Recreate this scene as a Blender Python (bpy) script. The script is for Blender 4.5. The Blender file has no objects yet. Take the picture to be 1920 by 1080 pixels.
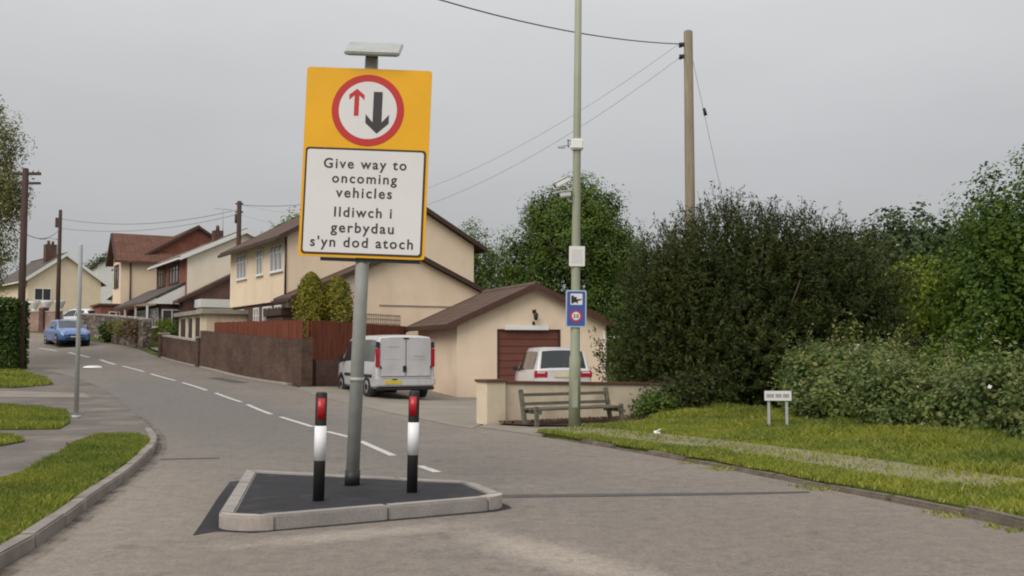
import bpy, bmesh, math, random
import numpy as np
from mathutils import Vector, Matrix

random.seed(7); rng = np.random.default_rng(11)
scene = bpy.context.scene
COL = scene.collection
R = math.radians

# ------------------------------------------------------------------ camera
cam_d = bpy.data.cameras.new('camera'); cam = bpy.data.objects.new('camera', cam_d); COL.objects.link(cam)
cam_d.sensor_width = 36.0; cam_d.lens = 36.0 * 1850 / 1920
cam_d.clip_start = 0.1; cam_d.clip_end = 3000
cam.location = (0, 0, 1.5)
cam.rotation_euler = (R(90) + math.atan(113 / 1850), 0, 0)
scene.camera = cam

# ------------------------------------------------------------------ sky and sun (overcast)
SUN_EL, SUN_AZ = 42.0, 212.0      # azimuth measured clockwise from +Y
world = bpy.data.worlds.new('World'); scene.world = world; world.use_nodes = True
wn, wl = world.node_tree.nodes, world.node_tree.links
wn.clear()
out = wn.new('ShaderNodeOutputWorld')
sky = wn.new('ShaderNodeTexSky'); sky.sky_type = 'NISHITA'; sky.sun_disc = False
sky.sun_elevation = R(SUN_EL); sky.sun_rotation = R(SUN_AZ)
bg1 = wn.new('ShaderNodeBackground'); bg1.inputs['Strength'].default_value = 0.05
wl.new(sky.outputs[0], bg1.inputs['Color'])
tc = wn.new('ShaderNodeTexCoord'); sep = wn.new('ShaderNodeSeparateXYZ'); wl.new(tc.outputs['Generated'], sep.inputs[0])
mr = wn.new('ShaderNodeMapRange'); mr.inputs['From Min'].default_value = 0.0; mr.inputs['From Max'].default_value = 1.0
mr.inputs['To Min'].default_value = 0.294; mr.inputs['To Max'].default_value = 1.0
wl.new(sep.outputs['Z'], mr.inputs['Value'])
nz = wn.new('ShaderNodeTexNoise'); nz.inputs['Scale'].default_value = 2.2; nz.inputs['Detail'].default_value = 4
mp = wn.new('ShaderNodeMapping'); mp.inputs['Scale'].default_value = (1, 1, 3.5)
wl.new(tc.outputs['Generated'], mp.inputs[0]); wl.new(mp.outputs[0], nz.inputs['Vector'])
nr = wn.new('ShaderNodeMapRange'); nr.inputs['From Min'].default_value = 0.3; nr.inputs['From Max'].default_value = 0.7
nr.inputs['To Min'].default_value = 0.945; nr.inputs['To Max'].default_value = 1.055
wl.new(nz.outputs['Fac'], nr.inputs['Value'])
mul = wn.new('ShaderNodeMath'); mul.operation = 'MULTIPLY'
wl.new(mr.outputs[0], mul.inputs[0]); wl.new(nr.outputs[0], mul.inputs[1])
bg2 = wn.new('ShaderNodeBackground'); bg2.inputs['Color'].default_value = (0.975, 0.985, 1.0, 1)
wl.new(mul.outputs[0], bg2.inputs['Strength'])
mixw = wn.new('ShaderNodeMixShader'); mixw.inputs[0].default_value = 0.93
wl.new(bg1.outputs[0], mixw.inputs[1]); wl.new(bg2.outputs[0], mixw.inputs[2]); wl.new(mixw.outputs[0], out.inputs['Surface'])

sun_d = bpy.data.lights.new('sun', 'SUN'); sun = bpy.data.objects.new('sun', sun_d); COL.objects.link(sun)
sun_d.energy = 1.5; sun_d.angle = R(40); sun_d.color = (1.0, 0.95, 0.88)
az = R(SUN_AZ)
sdir = Vector((math.sin(az) * math.cos(R(SUN_EL)), math.cos(az) * math.cos(R(SUN_EL)), math.sin(R(SUN_EL))))
sun.rotation_euler = (-sdir).to_track_quat('-Z', 'Y').to_euler()
sun.location = sdir * 50

vs = scene.view_settings
vs.view_transform = 'Standard'; vs.look = 'None'; vs.gamma = 1.0; vs.use_curve_mapping = False; vs.exposure = 0.40
scene.cycles.filter_width = 2.0
scene.cycles.max_bounces = 6; scene.cycles.transparent_max_bounces = 8

# ------------------------------------------------------------------ terrain height field
CP = np.array([
    (0, -30, 0), (30, -20, 0), (-30, -20, 0), (0, 0, 0), (-3, 7, 0), (4, 8, 0), (3, 12, 0), (0, 10, 0), (-5, 15, 0), (-4, 20, 0), (0, 17, 0),
    (-7.5, 20, 0), (-2, 12, 0), (6, 4, 0), (-3, 2, 0), (-7, 26.4, 0.0), (-9.2, 30.6, .11), (-11.65, 34.8, .31), (-14.2, 38.9, .49),
    (-16.9, 42.9, .73), (-19.6, 47.1, .94), (-24.3, 52, 1.42), (-25, 56, 1.64), (-29, 59.5, 2.25), (-28.2, 57, 1.9),
    (-7.06, 33.5, .25), (-12.4, 41, .65), (-17.0, 48, 1.1), (-5, 31, .03), (1, 30, -.2), (-1.9, 34.5, -.22), (3.5, 36.5, -.22), (-4, 40, -.02),
    (-.63, 19.5, 0), (2.5, 21, .0), (4, 22, .05), (4.5, 17, .03), (8, 14, .05), (16, 14, .1), (12, 28, .1), (20, 35, .2),
    (-9, 18, 0), (-12, 22, .05), (-14, 28, .15), (-14, 33, .2), (-20, 40, .6), (-24, 44, .8), (-22, 30, .4), (-30, 38, .9), (-20, 15, .1),
    (-9, 42, .5), (-4, 46, .4), (2, 48, .2), (-14.8, 53, 1.6), (-18.5, 56, 2.0), (-15, 62, 2.2), (-22, 62, 2.6), (-24.7, 66, 3.0), (-29.5, 68, 3.1),
    (-34, 66, 2.8), (-36, 72, 3.5), (-38, 85, 4.5), (-45, 110, 6.5), (-30, 95, 4.6), (-60, 70, 4.5), (-50, 50, 2.5), (-50, 20, 1),
    (0, 70, .8), (30, 60, .6), (50, 20, .4), (60, 100, 2), (0, 130, 3), (-60, 130, 8), (-110, 80, 7), (-110, 20, 3), (110, 80, 2), (110, 0, .5), (0, -80, 0),
    (-80, -60, .5), (80, -60, .2)], dtype=float)
_c2 = 4.0
def _phi(a, b):
    d2 = ((a[:, None, :] - b[None, :, :]) ** 2).sum(-1)
    return np.sqrt(d2 + _c2)
_n = len(CP)
_A = np.zeros((_n + 1, _n + 1)); _A[:_n, :_n] = _phi(CP[:, :2], CP[:, :2]) - 0.35 * np.eye(_n); _A[:_n, _n] = 1; _A[_n, :_n] = 1
_W = np.linalg.solve(_A, np.append(CP[:, 2], 0.0))
def hv(xy):
    xy = np.asarray(xy, float).reshape(-1, 2)
    r = np.empty(len(xy))
    for i in range(0, len(xy), 20000):
        r[i:i + 20000] = _phi(xy[i:i + 20000], CP[:, :2]) @ _W[:_n] + _W[_n]
    return r
def h(x, y): return float(hv([(x, y)])[0])

# ------------------------------------------------------------------ materials
MATS = {}
def new_mat(name):
    m = bpy.data.materials.new(name); m.use_nodes = True; MATS[name] = m
    n = m.node_tree.nodes; b = n.get('Principled BSDF')
    return m, n, m.node_tree.links, b
def ramp(n, stops):
    r = n.new('ShaderNodeValToRGB'); e = r.color_ramp.elements
    while len(e) > len(stops): e.remove(e[-1])
    while len(e) < len(stops): e.new(0.5)
    for k, (p, c) in enumerate(stops): e[k].position = p; e[k].color = (*c, 1)
    return r
def noise(n, l, vec, scale, detail=5, rough=0.6, stretch=None):
    if stretch:
        mpn = n.new('ShaderNodeMapping'); mpn.inputs['Scale'].default_value = stretch
        l.new(vec, mpn.inputs[0]); vec = mpn.outputs[0]
    t = n.new('ShaderNodeTexNoise'); t.inputs['Scale'].default_value = scale; t.inputs['Detail'].default_value = detail
    t.inputs['Roughness'].default_value = rough; l.new(vec, t.inputs['Vector']); return t
def mixc(n, l, fac, a, b, mode='MIX'):
    m = n.new('ShaderNodeMix'); m.data_type = 'RGBA'; m.blend_type = mode
    for s, v in ((0, fac), (6, a), (7, b)):
        if isinstance(v, (int, float)): m.inputs[s].default_value = v
        elif isinstance(v, tuple): m.inputs[s].default_value = (*v[:3], 1)
        else: l.new(v, m.inputs[s])
    return m.outputs[2]
def S(c, k): return tuple(max(0, min(1, x * k)) for x in c)

def surf(name, col, var=0.18, scale=3.0, rough=0.75, bump=0.0, bscale=60, spec=0.3, metal=0.0, coat=0.0, stretch=None, coords='Object', fine=0.0, stain=None):
    m, n, l, b = new_mat(name)
    t = n.new('ShaderNodeTexCoord'); vec = t.outputs[coords]
    if coords == 'World':
        pass
    t1 = noise(n, l, vec, scale, 6, .62, stretch)
    rp = ramp(n, [(0.3, S(col, 1 - var)), (0.7, S(col, 1 + var))]); l.new(t1.outputs['Fac'], rp.inputs[0])
    c = rp.outputs[0]
    if fine:
        t2 = noise(n, l, vec, bscale, 3, .7)
        r2 = ramp(n, [(0.3, (1 - fine,) * 3), (0.7, (1, 1, 1))]); l.new(t2.outputs['Fac'], r2.inputs[0])
        c = mixc(n, l, 1.0, c, r2.outputs[0], 'MULTIPLY')
    if stain:
        sc, amt, scol, st = stain
        t3 = noise(n, l, vec, sc, 5, .65, st)
        r3 = ramp(n, [(0.52, (0, 0, 0)), (0.72, (amt,) * 3)]); l.new(t3.outputs['Fac'], r3.inputs[0])
        c = mixc(n, l, r3.outputs[0], c, scol)
    l.new(c, b.inputs['Base Color'])
    b.inputs['Roughness'].default_value = rough; b.inputs['Specular IOR Level'].default_value = spec
    b.inputs['Metallic'].default_value = metal; b.inputs['Coat Weight'].default_value = coat
    if bump:
        tb = noise(n, l, vec, bscale, 4, .7)
        bp = n.new('ShaderNodeBump'); bp.inputs['Strength'].default_value = bump; bp.inputs['Distance'].default_value = 0.02
        l.new(tb.outputs['Fac'], bp.inputs['Height']); l.new(bp.outputs[0], b.inputs['Normal'])
    return m

def brick_mat(name, c1, c2, mortar, bw=.225, bh=.075):
    m, n, l, b = new_mat(name)
    t = n.new('ShaderNodeTexCoord'); sp = n.new('ShaderNodeSeparateXYZ'); l.new(t.outputs['Object'], sp.inputs[0])
    ad = n.new('ShaderNodeMath'); l.new(sp.outputs[0], ad.inputs[0]); l.new(sp.outputs[1], ad.inputs[1])
    cb = n.new('ShaderNodeCombineXYZ'); l.new(ad.outputs[0], cb.inputs[0]); l.new(sp.outputs[2], cb.inputs[1])
    br = n.new('ShaderNodeTexBrick'); br.inputs['Scale'].default_value = 1.0
    br.inputs['Brick Width'].default_value = bw; br.inputs['Row Height'].default_value = bh; br.inputs['Mortar Size'].default_value = .007
    br.inputs['Color1'].default_value = (*c1, 1); br.inputs['Color2'].default_value = (*c2, 1); br.inputs['Mortar'].default_value = (*mortar, 1)
    l.new(cb.outputs[0], br.inputs['Vector'])
    t1 = noise(n, l, t.outputs['Object'], 1.1, 6, .65); rp = ramp(n, [(.3, (.62,) * 3), (.7, (1.25, 1.22, 1.2))]); l.new(t1.outputs['Fac'], rp.inputs[0])
    l.new(mixc(n, l, 1.0, br.outputs['Color'], rp.outputs[0], 'MULTIPLY'), b.inputs['Base Color'])
    b.inputs['Roughness'].default_value = .9; b.inputs['Specular IOR Level'].default_value = .2
    bp = n.new('ShaderNodeBump'); bp.inputs['Strength'].default_value = .5; bp.inputs['Distance'].default_value = .01; bp.invert = True
    l.new(br.outputs['Fac'], bp.inputs['Height']); l.new(bp.outputs[0], b.inputs['Normal'])
    return m

def roof_mat(name, col):
    # tile courses: relief bands run along the slope (object z), small colour change tile to tile
    m, n, l, b = new_mat(name)
    t = n.new('ShaderNodeTexCoord'); sp = n.new('ShaderNodeSeparateXYZ'); l.new(t.outputs['Object'], sp.inputs[0])
    ad = n.new('ShaderNodeMath'); l.new(sp.outputs[0], ad.inputs[0]); l.new(sp.outputs[1], ad.inputs[1])
    cb = n.new('ShaderNodeCombineXYZ'); l.new(ad.outputs[0], cb.inputs[0]); l.new(sp.outputs[2], cb.inputs[1])
    br = n.new('ShaderNodeTexBrick'); br.inputs['Scale'].default_value = 1.0
    br.inputs['Brick Width'].default_value = .3; br.inputs['Row Height'].default_value = .16; br.inputs['Mortar Size'].default_value = .012
    br.inputs['Color1'].default_value = (*S(col, .9), 1); br.inputs['Color2'].default_value = (*S(col, 1.15), 1); br.inputs['Mortar'].default_value = (*S(col, .55), 1)
    l.new(cb.outputs[0], br.inputs['Vector'])
    t1 = noise(n, l, t.outputs['Object'], 1.4, 6, .65); rp = ramp(n, [(.3, (.75,) * 3), (.7, (1.2, 1.18, 1.12))]); l.new(t1.outputs['Fac'], rp.inputs[0])
    l.new(mixc(n, l, 1.0, br.outputs['Color'], rp.outputs[0], 'MULTIPLY'), b.inputs['Base Color'])
    b.inputs['Roughness'].default_value = .85; b.inputs['Specular IOR Level'].default_value = .25
    bp = n.new('ShaderNodeBump'); bp.inputs['Strength'].default_value = .6; bp.inputs['Distance'].default_value = .02; bp.invert = True
    l.new(br.outputs['Fac'], bp.inputs['Height']); l.new(bp.outputs[0], b.inputs['Normal'])
    return m

def leaf_mat(name, c1, c2, c3, trans=.25, clump=.9):
    m, n, l, b = new_mat(name)
    g = n.new('ShaderNodeNewGeometry'); t = n.new('ShaderNodeTexCoord')
    rp = ramp(n, [(0.0, c1), (.55, c2), (1.0, c3)]); l.new(g.outputs['Random Per Island'], rp.inputs[0])
    t1 = noise(n, l, t.outputs['Object'], clump, 3, .6); r1 = ramp(n, [(.35, (.72, .8, .8)), (.65, (1.25, 1.15, .9))]); l.new(t1.outputs['Fac'], r1.inputs[0])
    c = mixc(n, l, 1.0, rp.outputs[0], r1.outputs[0], 'MULTIPLY')
    l.new(c, b.inputs['Base Color']); b.inputs['Roughness'].default_value = .62; b.inputs['Specular IOR Level'].default_value = .25
    tr = n.new('ShaderNodeBsdfTranslucent'); l.new(c, tr.inputs['Color'])
    mx = n.new('ShaderNodeMixShader'); mx.inputs[0].default_value = trans
    o = n.get('Material Output'); l.new(b.outputs[0], mx.inputs[1]); l.new(tr.outputs[0], mx.inputs[2]); l.new(mx.outputs[0], o.inputs['Surface'])
    return m

def road_mat():
    m, n, l, b = new_mat('worn_asphalt')
    t = n.new('ShaderNodeTexCoord'); vec = t.outputs['Object']
    big = noise(n, l, vec, .22, 6, .6); rp = ramp(n, [(.3, (.200, .170, .143)), (.7, (.255, .218, .184))]); l.new(big.outputs['Fac'], rp.inputs[0])
    c = rp.outputs[0]
    # worn, tracked and dusty places with shapes of their own: (x, y, rot, rx, ry, colour, amount)
    blobs = [(-8.5, 26, 28, 3.2, 20, (.155, .146, .137), .8), (-3.9, 8.6, 15, 1.25, 4.2, (.29, .245, .20), .65), (.3, 7.3, 35, .34, 1.2, (.44, .375, .31), .75),
             (-1.2, 8.1, -62, .22, 1.1, (.40, .34, .28), .6), (2.2, 8.2, 0, 2.6, 2.0, (.215, .178, .148), .5), (-5.2, 18.5, 18, 1.6, 3.4, (.172, .153, .136), .6),
             (-.6, 5.2, 90, 1.2, 4.5, (.245, .208, .174), .5)]
    for (x, y, rot, rx, ry, col, amt) in blobs:
        mp_ = n.new('ShaderNodeMapping'); mp_.vector_type = 'TEXTURE'
        mp_.inputs['Location'].default_value = (x, y, 0); mp_.inputs['Rotation'].default_value = (0, 0, R(rot)); mp_.inputs['Scale'].default_value = (rx, ry, 50)
        l.new(vec, mp_.inputs[0])
        ln = n.new('ShaderNodeVectorMath'); ln.operation = 'LENGTH'; l.new(mp_.outputs[0], ln.inputs[0])
        nn = noise(n, l, vec, 1.6, 6, .7)
        md = n.new('ShaderNodeMath'); md.operation = 'MULTIPLY_ADD'; md.inputs[1].default_value = 1.5; l.new(nn.outputs['Fac'], md.inputs[0]); l.new(ln.outputs['Value'], md.inputs[2])
        mr_ = n.new('ShaderNodeMapRange'); mr_.inputs['From Min'].default_value = 1.15; mr_.inputs['From Max'].default_value = 1.95
        mr_.inputs['To Min'].default_value = amt; mr_.inputs['To Max'].default_value = 0; l.new(md.outputs[0], mr_.inputs['Value'])
        c = mixc(n, l, mr_.outputs[0], c, col)
    # aggregate speckle and small oil spots
    f = noise(n, l, vec, 95, 3, .8); fr = ramp(n, [(.32, (.62,) * 3), (.52, (1.0,) * 3), (.72, (1.3, 1.28, 1.25))]); l.new(f.outputs['Fac'], fr.inputs[0])
    c = mixc(n, l, 1.0, c, fr.outputs[0], 'MULTIPLY')
    md_ = noise(n, l, vec, 7, 6, .75); mrp = ramp(n, [(.3, (.76,) * 3), (.62, (1.07,) * 3)]); l.new(md_.outputs['Fac'], mrp.inputs[0])
    c = mixc(n, l, 1.0, c, mrp.outputs[0], 'MULTIPLY')
    sp_ = noise(n, l, vec, 2.3, 2, .5); spr = ramp(n, [(.66, (1,) * 3), (.73, (.78,) * 3)]); l.new(sp_.outputs['Fac'], spr.inputs[0])
    c = mixc(n, l, 1.0, c, spr.outputs[0], 'MULTIPLY')
    # fine cracks
    v = n.new('ShaderNodeTexVoronoi'); v.feature = 'DISTANCE_TO_EDGE'; v.inputs['Scale'].default_value = .55
    wv = noise(n, l, vec, 1.3, 5, .7); av = n.new('ShaderNodeVectorMath'); av.operation = 'ADD'; l.new(vec, av.inputs[0]); l.new(wv.outputs['Color'], av.inputs[1])
    l.new(av.outputs[0], v.inputs['Vector']); vr = ramp(n, [(.0, (.8,) * 3), (.012, (1,) * 3)]); l.new(v.outputs['Distance'], vr.inputs[0])
    c = mixc(n, l, .95, c, mixc(n, l, 1.0, c, vr.outputs[0], 'MULTIPLY'))
    ch_ = noise(n, l, vec, 26, 4, .8); chr_ = ramp(n, [(.34, (.74,) * 3), (.5, (1.0,) * 3), (.7, (1.12, 1.11, 1.1))]); l.new(ch_.outputs['Fac'], chr_.inputs[0])
    c = mixc(n, l, 1.0, c, chr_.outputs[0], 'MULTIPLY')
    l.new(c, b.inputs['Base Color']); b.inputs['Roughness'].default_value = .85; b.inputs['Specular IOR Level'].default_value = .25
    bp = n.new('ShaderNodeBump'); bp.inputs['Strength'].default_value = .35; bp.inputs['Distance'].default_value = .008
    l.new(f.outputs['Fac'], bp.inputs['Height']); l.new(bp.outputs[0], b.inputs['Normal'])
    return m

M_ROAD = road_mat()
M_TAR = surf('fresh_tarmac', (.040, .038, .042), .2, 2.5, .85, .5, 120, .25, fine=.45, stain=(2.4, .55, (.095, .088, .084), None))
M_SEAM = surf('bitumen_seam', (.085, .078, .075), .25, 4, .8, .3, 90)
M_FOOT = surf('footway_tarmac', (.185, .16, .142), .25, .8, .9, .5, 70, .2, fine=.4, stain=(.9, .6, (.28, .235, .19), None))
M_DRIVE = surf('driveway_concrete', (.27, .235, .195), .15, .5, .9, .3, 60, .2, fine=.2, stain=(.8, .5, (.2, .18, .155), None))
M_PALE = surf('pale_paving', (.26, .225, .19), .15, 1.2, .9, .3, 60, .2, fine=.2)
M_KERB = surf('kerb_concrete', (.29, .255, .225), .2, 3, .88, .4, 70, .25, fine=.25, stain=(2.5, .6, (.13, .12, .10), None))
M_KERBO = surf('old_kerb_concrete', (.21, .175, .14), .3, 4, .92, .6, 40, .2, fine=.35, stain=(2.2, .75, (.09, .085, .045), None))
M_KERBN = surf('new_kerb_concrete', (.335, .305, .28), .14, 3, .88, .35, 60, .25, fine=.25, stain=(3.2, .6, (.2, .18, .16), None))
M_KERBN2 = surf('new_kerb_concrete_cream', (.44, .385, .34), .12, 3, .88, .35, 60, .25, fine=.2, stain=(3.2, .5, (.28, .245, .215), None))
M_PAINT = surf('road_paint', (.62, .60, .56), .12, 5, .7, .2, 60, .3, fine=.35, stain=(7, .85, (.3, .27, .24), None))
M_EARTH = surf('grassy_earth', (.10, .125, .028), .3, 1.2, .95, .5, 30, .1, fine=.35, stain=(1.6, .6, (.16, .14, .07), None))
M_EARTH2 = surf('mown_turf', (.10, .125, .028), .25, 1.4, .95, .5, 40, .1, fine=.4, stain=(2.1, .6, (.15, .13, .05), None))
M_SOIL = surf('bare_soil', (.085, .058, .036), .35, 5, .95, .8, 25, .1, fine=.4)
M_PATH = surf('trodden_path', (.26, .235, .145), .2, 2.0, .95, .5, 50, .1, fine=.3, stain=(2.2, .7, (.14, .14, .05), None))
M_CREAM = surf('cream_render', (.83, .665, .49), .05, 1.2, .9, .15, 150, .2, stain=(.8, .25, (.55, .43, .29), (1, 1, .35)))
M_CREAM2 = surf('pale_cream_render', (.82, .75, .61), .05, 1.2, .9, .15, 150, .2, stain=(.8, .25, (.62, .53, .4), (1, 1, .35)))
M_PEACH = surf('peach_render', (.80, .65, .50), .05, 1.2, .9, .15, 150, .2, stain=(.8, .3, (.55, .42, .3), (1, 1, .35)))
M_GARW = surf('garage_render', (.82, .66, .495), .06, 1.0, .9, .2, 120, .2, stain=(.9, .35, (.5, .385, .27), (1, 1, .3)))
M_GWALL = surf('garden_wall_render', (.68, .57, .42), .1, 1.4, .92, .3, 90, .2, stain=(1.2, .6, (.36, .30, .2), None))
M_BRICKB = brick_mat('brown_brick', (.092, .055, .040), (.125, .078, .057), (.105, .08, .066))
M_BRICKR = brick_mat('red_brick', (.23, .075, .05), (.30, .105, .07), (.25, .16, .13))
M_BRICKP = brick_mat('pink_brick', (.30, .19, .15), (.38, .25, .2), (.36, .29, .25))
M_BRICKD = brick_mat('dark_brick', (.11, .06, .048), (.15, .08, .065), (.13, .1, .09))
def stone_mat():
    m, n, l, b = new_mat('rubble_stone'); t = n.new('ShaderNodeTexCoord')
    mp_ = n.new('ShaderNodeMapping'); mp_.inputs['Scale'].default_value = (3.2, 3.2, 5.0); l.new(t.outputs['Object'], mp_.inputs[0])
    v = n.new('ShaderNodeTexVoronoi'); l.new(mp_.outputs[0], v.inputs['Vector']); v.inputs['Scale'].default_value = 1
    sp = n.new('ShaderNodeSeparateColor'); l.new(v.outputs['Color'], sp.inputs[0])
    rp = ramp(n, [(0, (.09, .075, .06)), (.35, (.17, .135, .11)), (.7, (.25, .19, .16)), (1, (.36, .29, .25))]); l.new(sp.outputs[0], rp.inputs[0])
    ve = n.new('ShaderNodeTexVoronoi'); ve.feature = 'DISTANCE_TO_EDGE'; l.new(mp_.outputs[0], ve.inputs['Vector']); ve.inputs['Scale'].default_value = 1
    re_ = ramp(n, [(0.02, (.35, .35, .33)), (.12, (1, 1, 1))]); l.new(ve.outputs['Distance'], re_.inputs[0])
    c = mixc(n, l, 1.0, rp.outputs[0], re_.outputs[0], 'MULTIPLY')
    t3 = noise(n, l, t.outputs['Object'], 1.1, 5, .65); r3 = ramp(n, [(.5, (0, 0, 0)), (.66, (.75,) * 3)]); l.new(t3.outputs['Fac'], r3.inputs[0])
    c = mixc(n, l, r3.outputs[0], c, (.09, .10, .045)); l.new(c, b.inputs['Base Color']); b.inputs['Roughness'].default_value = .95
    bp = n.new('ShaderNodeBump'); bp.inputs['Distance'].default_value = .05; l.new(re_.outputs[0], bp.inputs['Height']); l.new(bp.outputs[0], b.inputs['Normal'])
    return m
M_STONE = stone_mat()
M_COPE = surf('grey_coping', (.33, .30, .26), .15, 2, .9, .2, 60)
M_COPEB = surf('brown_coping', (.13, .065, .045), .2, 3, .85, .2, 60)
M_ROOFB = roof_mat('brown_tiles', (.105, .066, .05))
M_ROOFR = roof_mat('rust_tiles', (.155, .075, .056))
M_ROOFG = roof_mat('grey_tiles', (.115, .095, .088))
M_BARGE = surf('brown_barge', (.060, .034, .026), .15, 3, .6, .0, 60, .4)
M_WHITE = surf('white_upvc', (.78, .77, .75), .04, 2, .45, 0, 60, .4)
M_GLASS = surf('window_glass', (.05, .055, .06), .3, .7, .08, 0, 60, .6)
M_CURT = surf('net_curtain_glass', (.28, .26, .26), .35, 2.2, .15, 0, 60, .5, stretch=(3, 3, .6))
M_GDOOR = surf('brown_door', (.165, .058, .042), .12, 2, .55, 0, 60, .4, stain=(1.5, .4, (.12, .042, .032), None))
M_FENCE = surf('stained_boards', (.155, .048, .027), .35, 1.6, .85, .4, 50, .2, stretch=(5, 5, .5))
M_TRELL = surf('pale_trellis', (.42, .33, .25), .2, 3, .85)
M_BENCH = surf('weathered_wood', (.15, .135, .105), .35, 3, .85, .4, 60, .2, stretch=(1, 6, 6), stain=(2, .5, (.085, .10, .055), None))
M_POLEW = surf('pole_wood', (.27, .225, .165), .25, 2.0, .9, .5, 40, .2, stretch=(6, 6, .5), stain=(1.2, .6, (.15, .13, .09), (4, 4, .4)))
M_POLED = surf('dark_pole_wood', (.085, .055, .048), .25, 2.0, .9, .3, 40, .2, stretch=(6, 6, .5))
M_GALV = surf('galvanised_steel', (.37, .375, .35), .12, 6, .55, 0, 40, .4, metal=.0, stain=(5, .35, (.24, .245, .23), (2, 2, .4)))
M_COLM = surf('column_paint', (.31, .325, .235), .08, 2, .5, 0, 40, .4, stain=(3, .35, (.22, .24, .16), (2, 2, .25)))
M_GPOST = surf('grey_post_paint', (.42, .43, .42), .08, 3, .5, 0, 60, .4)
M_YEL = surf('sign_yellow', (.83, .42, .010), .05, 2, .5, 0, 60, .35, stain=(1.2, .2, (.74, .37, .012), None))
M_SWHITE = surf('sign_white', (.72, .70, .69), .03, 2, .45, 0, 60, .4, stain=(1.5, .2, (.62, .6, .58), None))
M_RED = surf('sign_red', (.52, .030, .028), .06, 3, .45, 0, 60, .4)
M_BLK = surf('sign_black', (.022, .021, .022), .1, 3, .5, 0, 60, .4)
M_CHAR = surf('lettering_black', (.045, .04, .042), .1, 3, .5, 0, 60, .4)
M_BROWNB = surf('border_brown', (.055, .028, .018), .1, 3, .5, 0, 60, .4)
M_BLUE = surf('sign_blue', (.055, .095, .32), .08, 3, .45, 0, 60, .4)
M_BOLB = surf('bollard_black', (.018, .017, .017), .2, 5, .55, .1, 50, .35, stain=(4, .3, (.05, .048, .045), None))
M_BOLW = surf('bollard_white', (.80, .79, .80), .04, 5, .4, 0, 50, .4, stain=(5, .25, (.62, .6, .58), None))
M_REFL = surf('red_reflector', (.44, .012, .018), .1, 8, .3, 0, 50, .5)
M_WIRE = surf('black_cable', (.13, .13, .135), .1, 3, .7)
M_PLAST = surf('black_plastic', (.028, .028, .03), .15, 4, .65, 0, 60, .35)
M_RUB = surf('tyre_rubber', (.02, .02, .02), .15, 6, .85, 0, 60, .2)
M_RIM = surf('alloy_rim', (.42, .42, .43), .08, 6, .35, 0, 60, .5, metal=.7)
M_CGLASS = surf('car_glass', (.028, .034, .034), .25, 1.2, .06, 0, 60, .6)
M_VANW = surf('van_paint', (.52, .51, .515), .07, 1.5, .32, 0, 60, .5, coat=.4, stain=(2.2, .55, (.36, .34, .32), (1, 1, .6)))
M_CARW = surf('white_car_paint', (.70, .69, .69), .03, 1.5, .3, 0, 60, .5, coat=.5)
M_CARB = surf('blue_car_paint', (.075, .165, .42), .05, 1.5, .28, 0, 60, .5, metal=.25, coat=.7)
M_LAMPR = surf('tail_lamp', (.42, .018, .035), .25, 9, .2, 0, 60, .6, coat=.5)
M_LAMPW = surf('clear_lamp', (.62, .63, .64), .15, 9, .15, 0, 60, .6, coat=.6)
M_NPY = surf('yellow_plate', (.62, .47, .06), .08, 6, .45)
M_NPW = surf('cream_plate', (.66, .58, .36), .08, 6, .45)
M_BARK = surf('bark', (.10, .08, .06), .35, 4, .95, .8, 12, .1, stretch=(2, 2, .5))
M_GRASS = leaf_mat('grass_blades', (.16, .212, .026), (.225, .268, .04), (.37, .35, .11), .3, .7)
M_GRASSL = leaf_mat('mown_grass_blades', (.13, .19, .022), (.19, .24, .035), (.32, .29, .09), .28, .8)
M_LA = leaf_mat('leaf_mid_green', (.062, .105, .016), (.084, .135, .02), (.12, .17, .03), .28)
M_LB = leaf_mat('leaf_dark_olive', (.031, .046, .010), (.044, .060, .013), (.072, .086, .022), .25)
M_LC = leaf_mat('leaf_bright_green', (.042, .082, .009), (.060, .108, .012), (.092, .145, .018), .28)
M_LD = leaf_mat('leaf_bramble', (.09, .14, .036), (.13, .18, .05), (.235, .24, .10), .28)
M_LE = leaf_mat('leaf_far_green', (.045, .075, .03), (.062, .095, .036), (.085, .12, .045), .2)
M_LF = leaf_mat('leaf_pale_olive', (.13, .145, .04), (.20, .20, .07), (.30, .28, .12), .3)
M_LG = leaf_mat('leaf_golden_conifer', (.12, .13, .012), (.18, .17, .016), (.27, .225, .028), .2, 2.0)
M_LH = leaf_mat('leaf_hedge', (.03, .06, .010), (.045, .08, .014), (.07, .115, .02), .15)
M_LI = leaf_mat('leaf_yellow_green', (.12, .17, .012), (.165, .22, .018), (.23, .27, .03), .28)
M_BLOOM = surf('bramble_blossom', (.62, .57, .53), .15, 8, .7)

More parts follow.
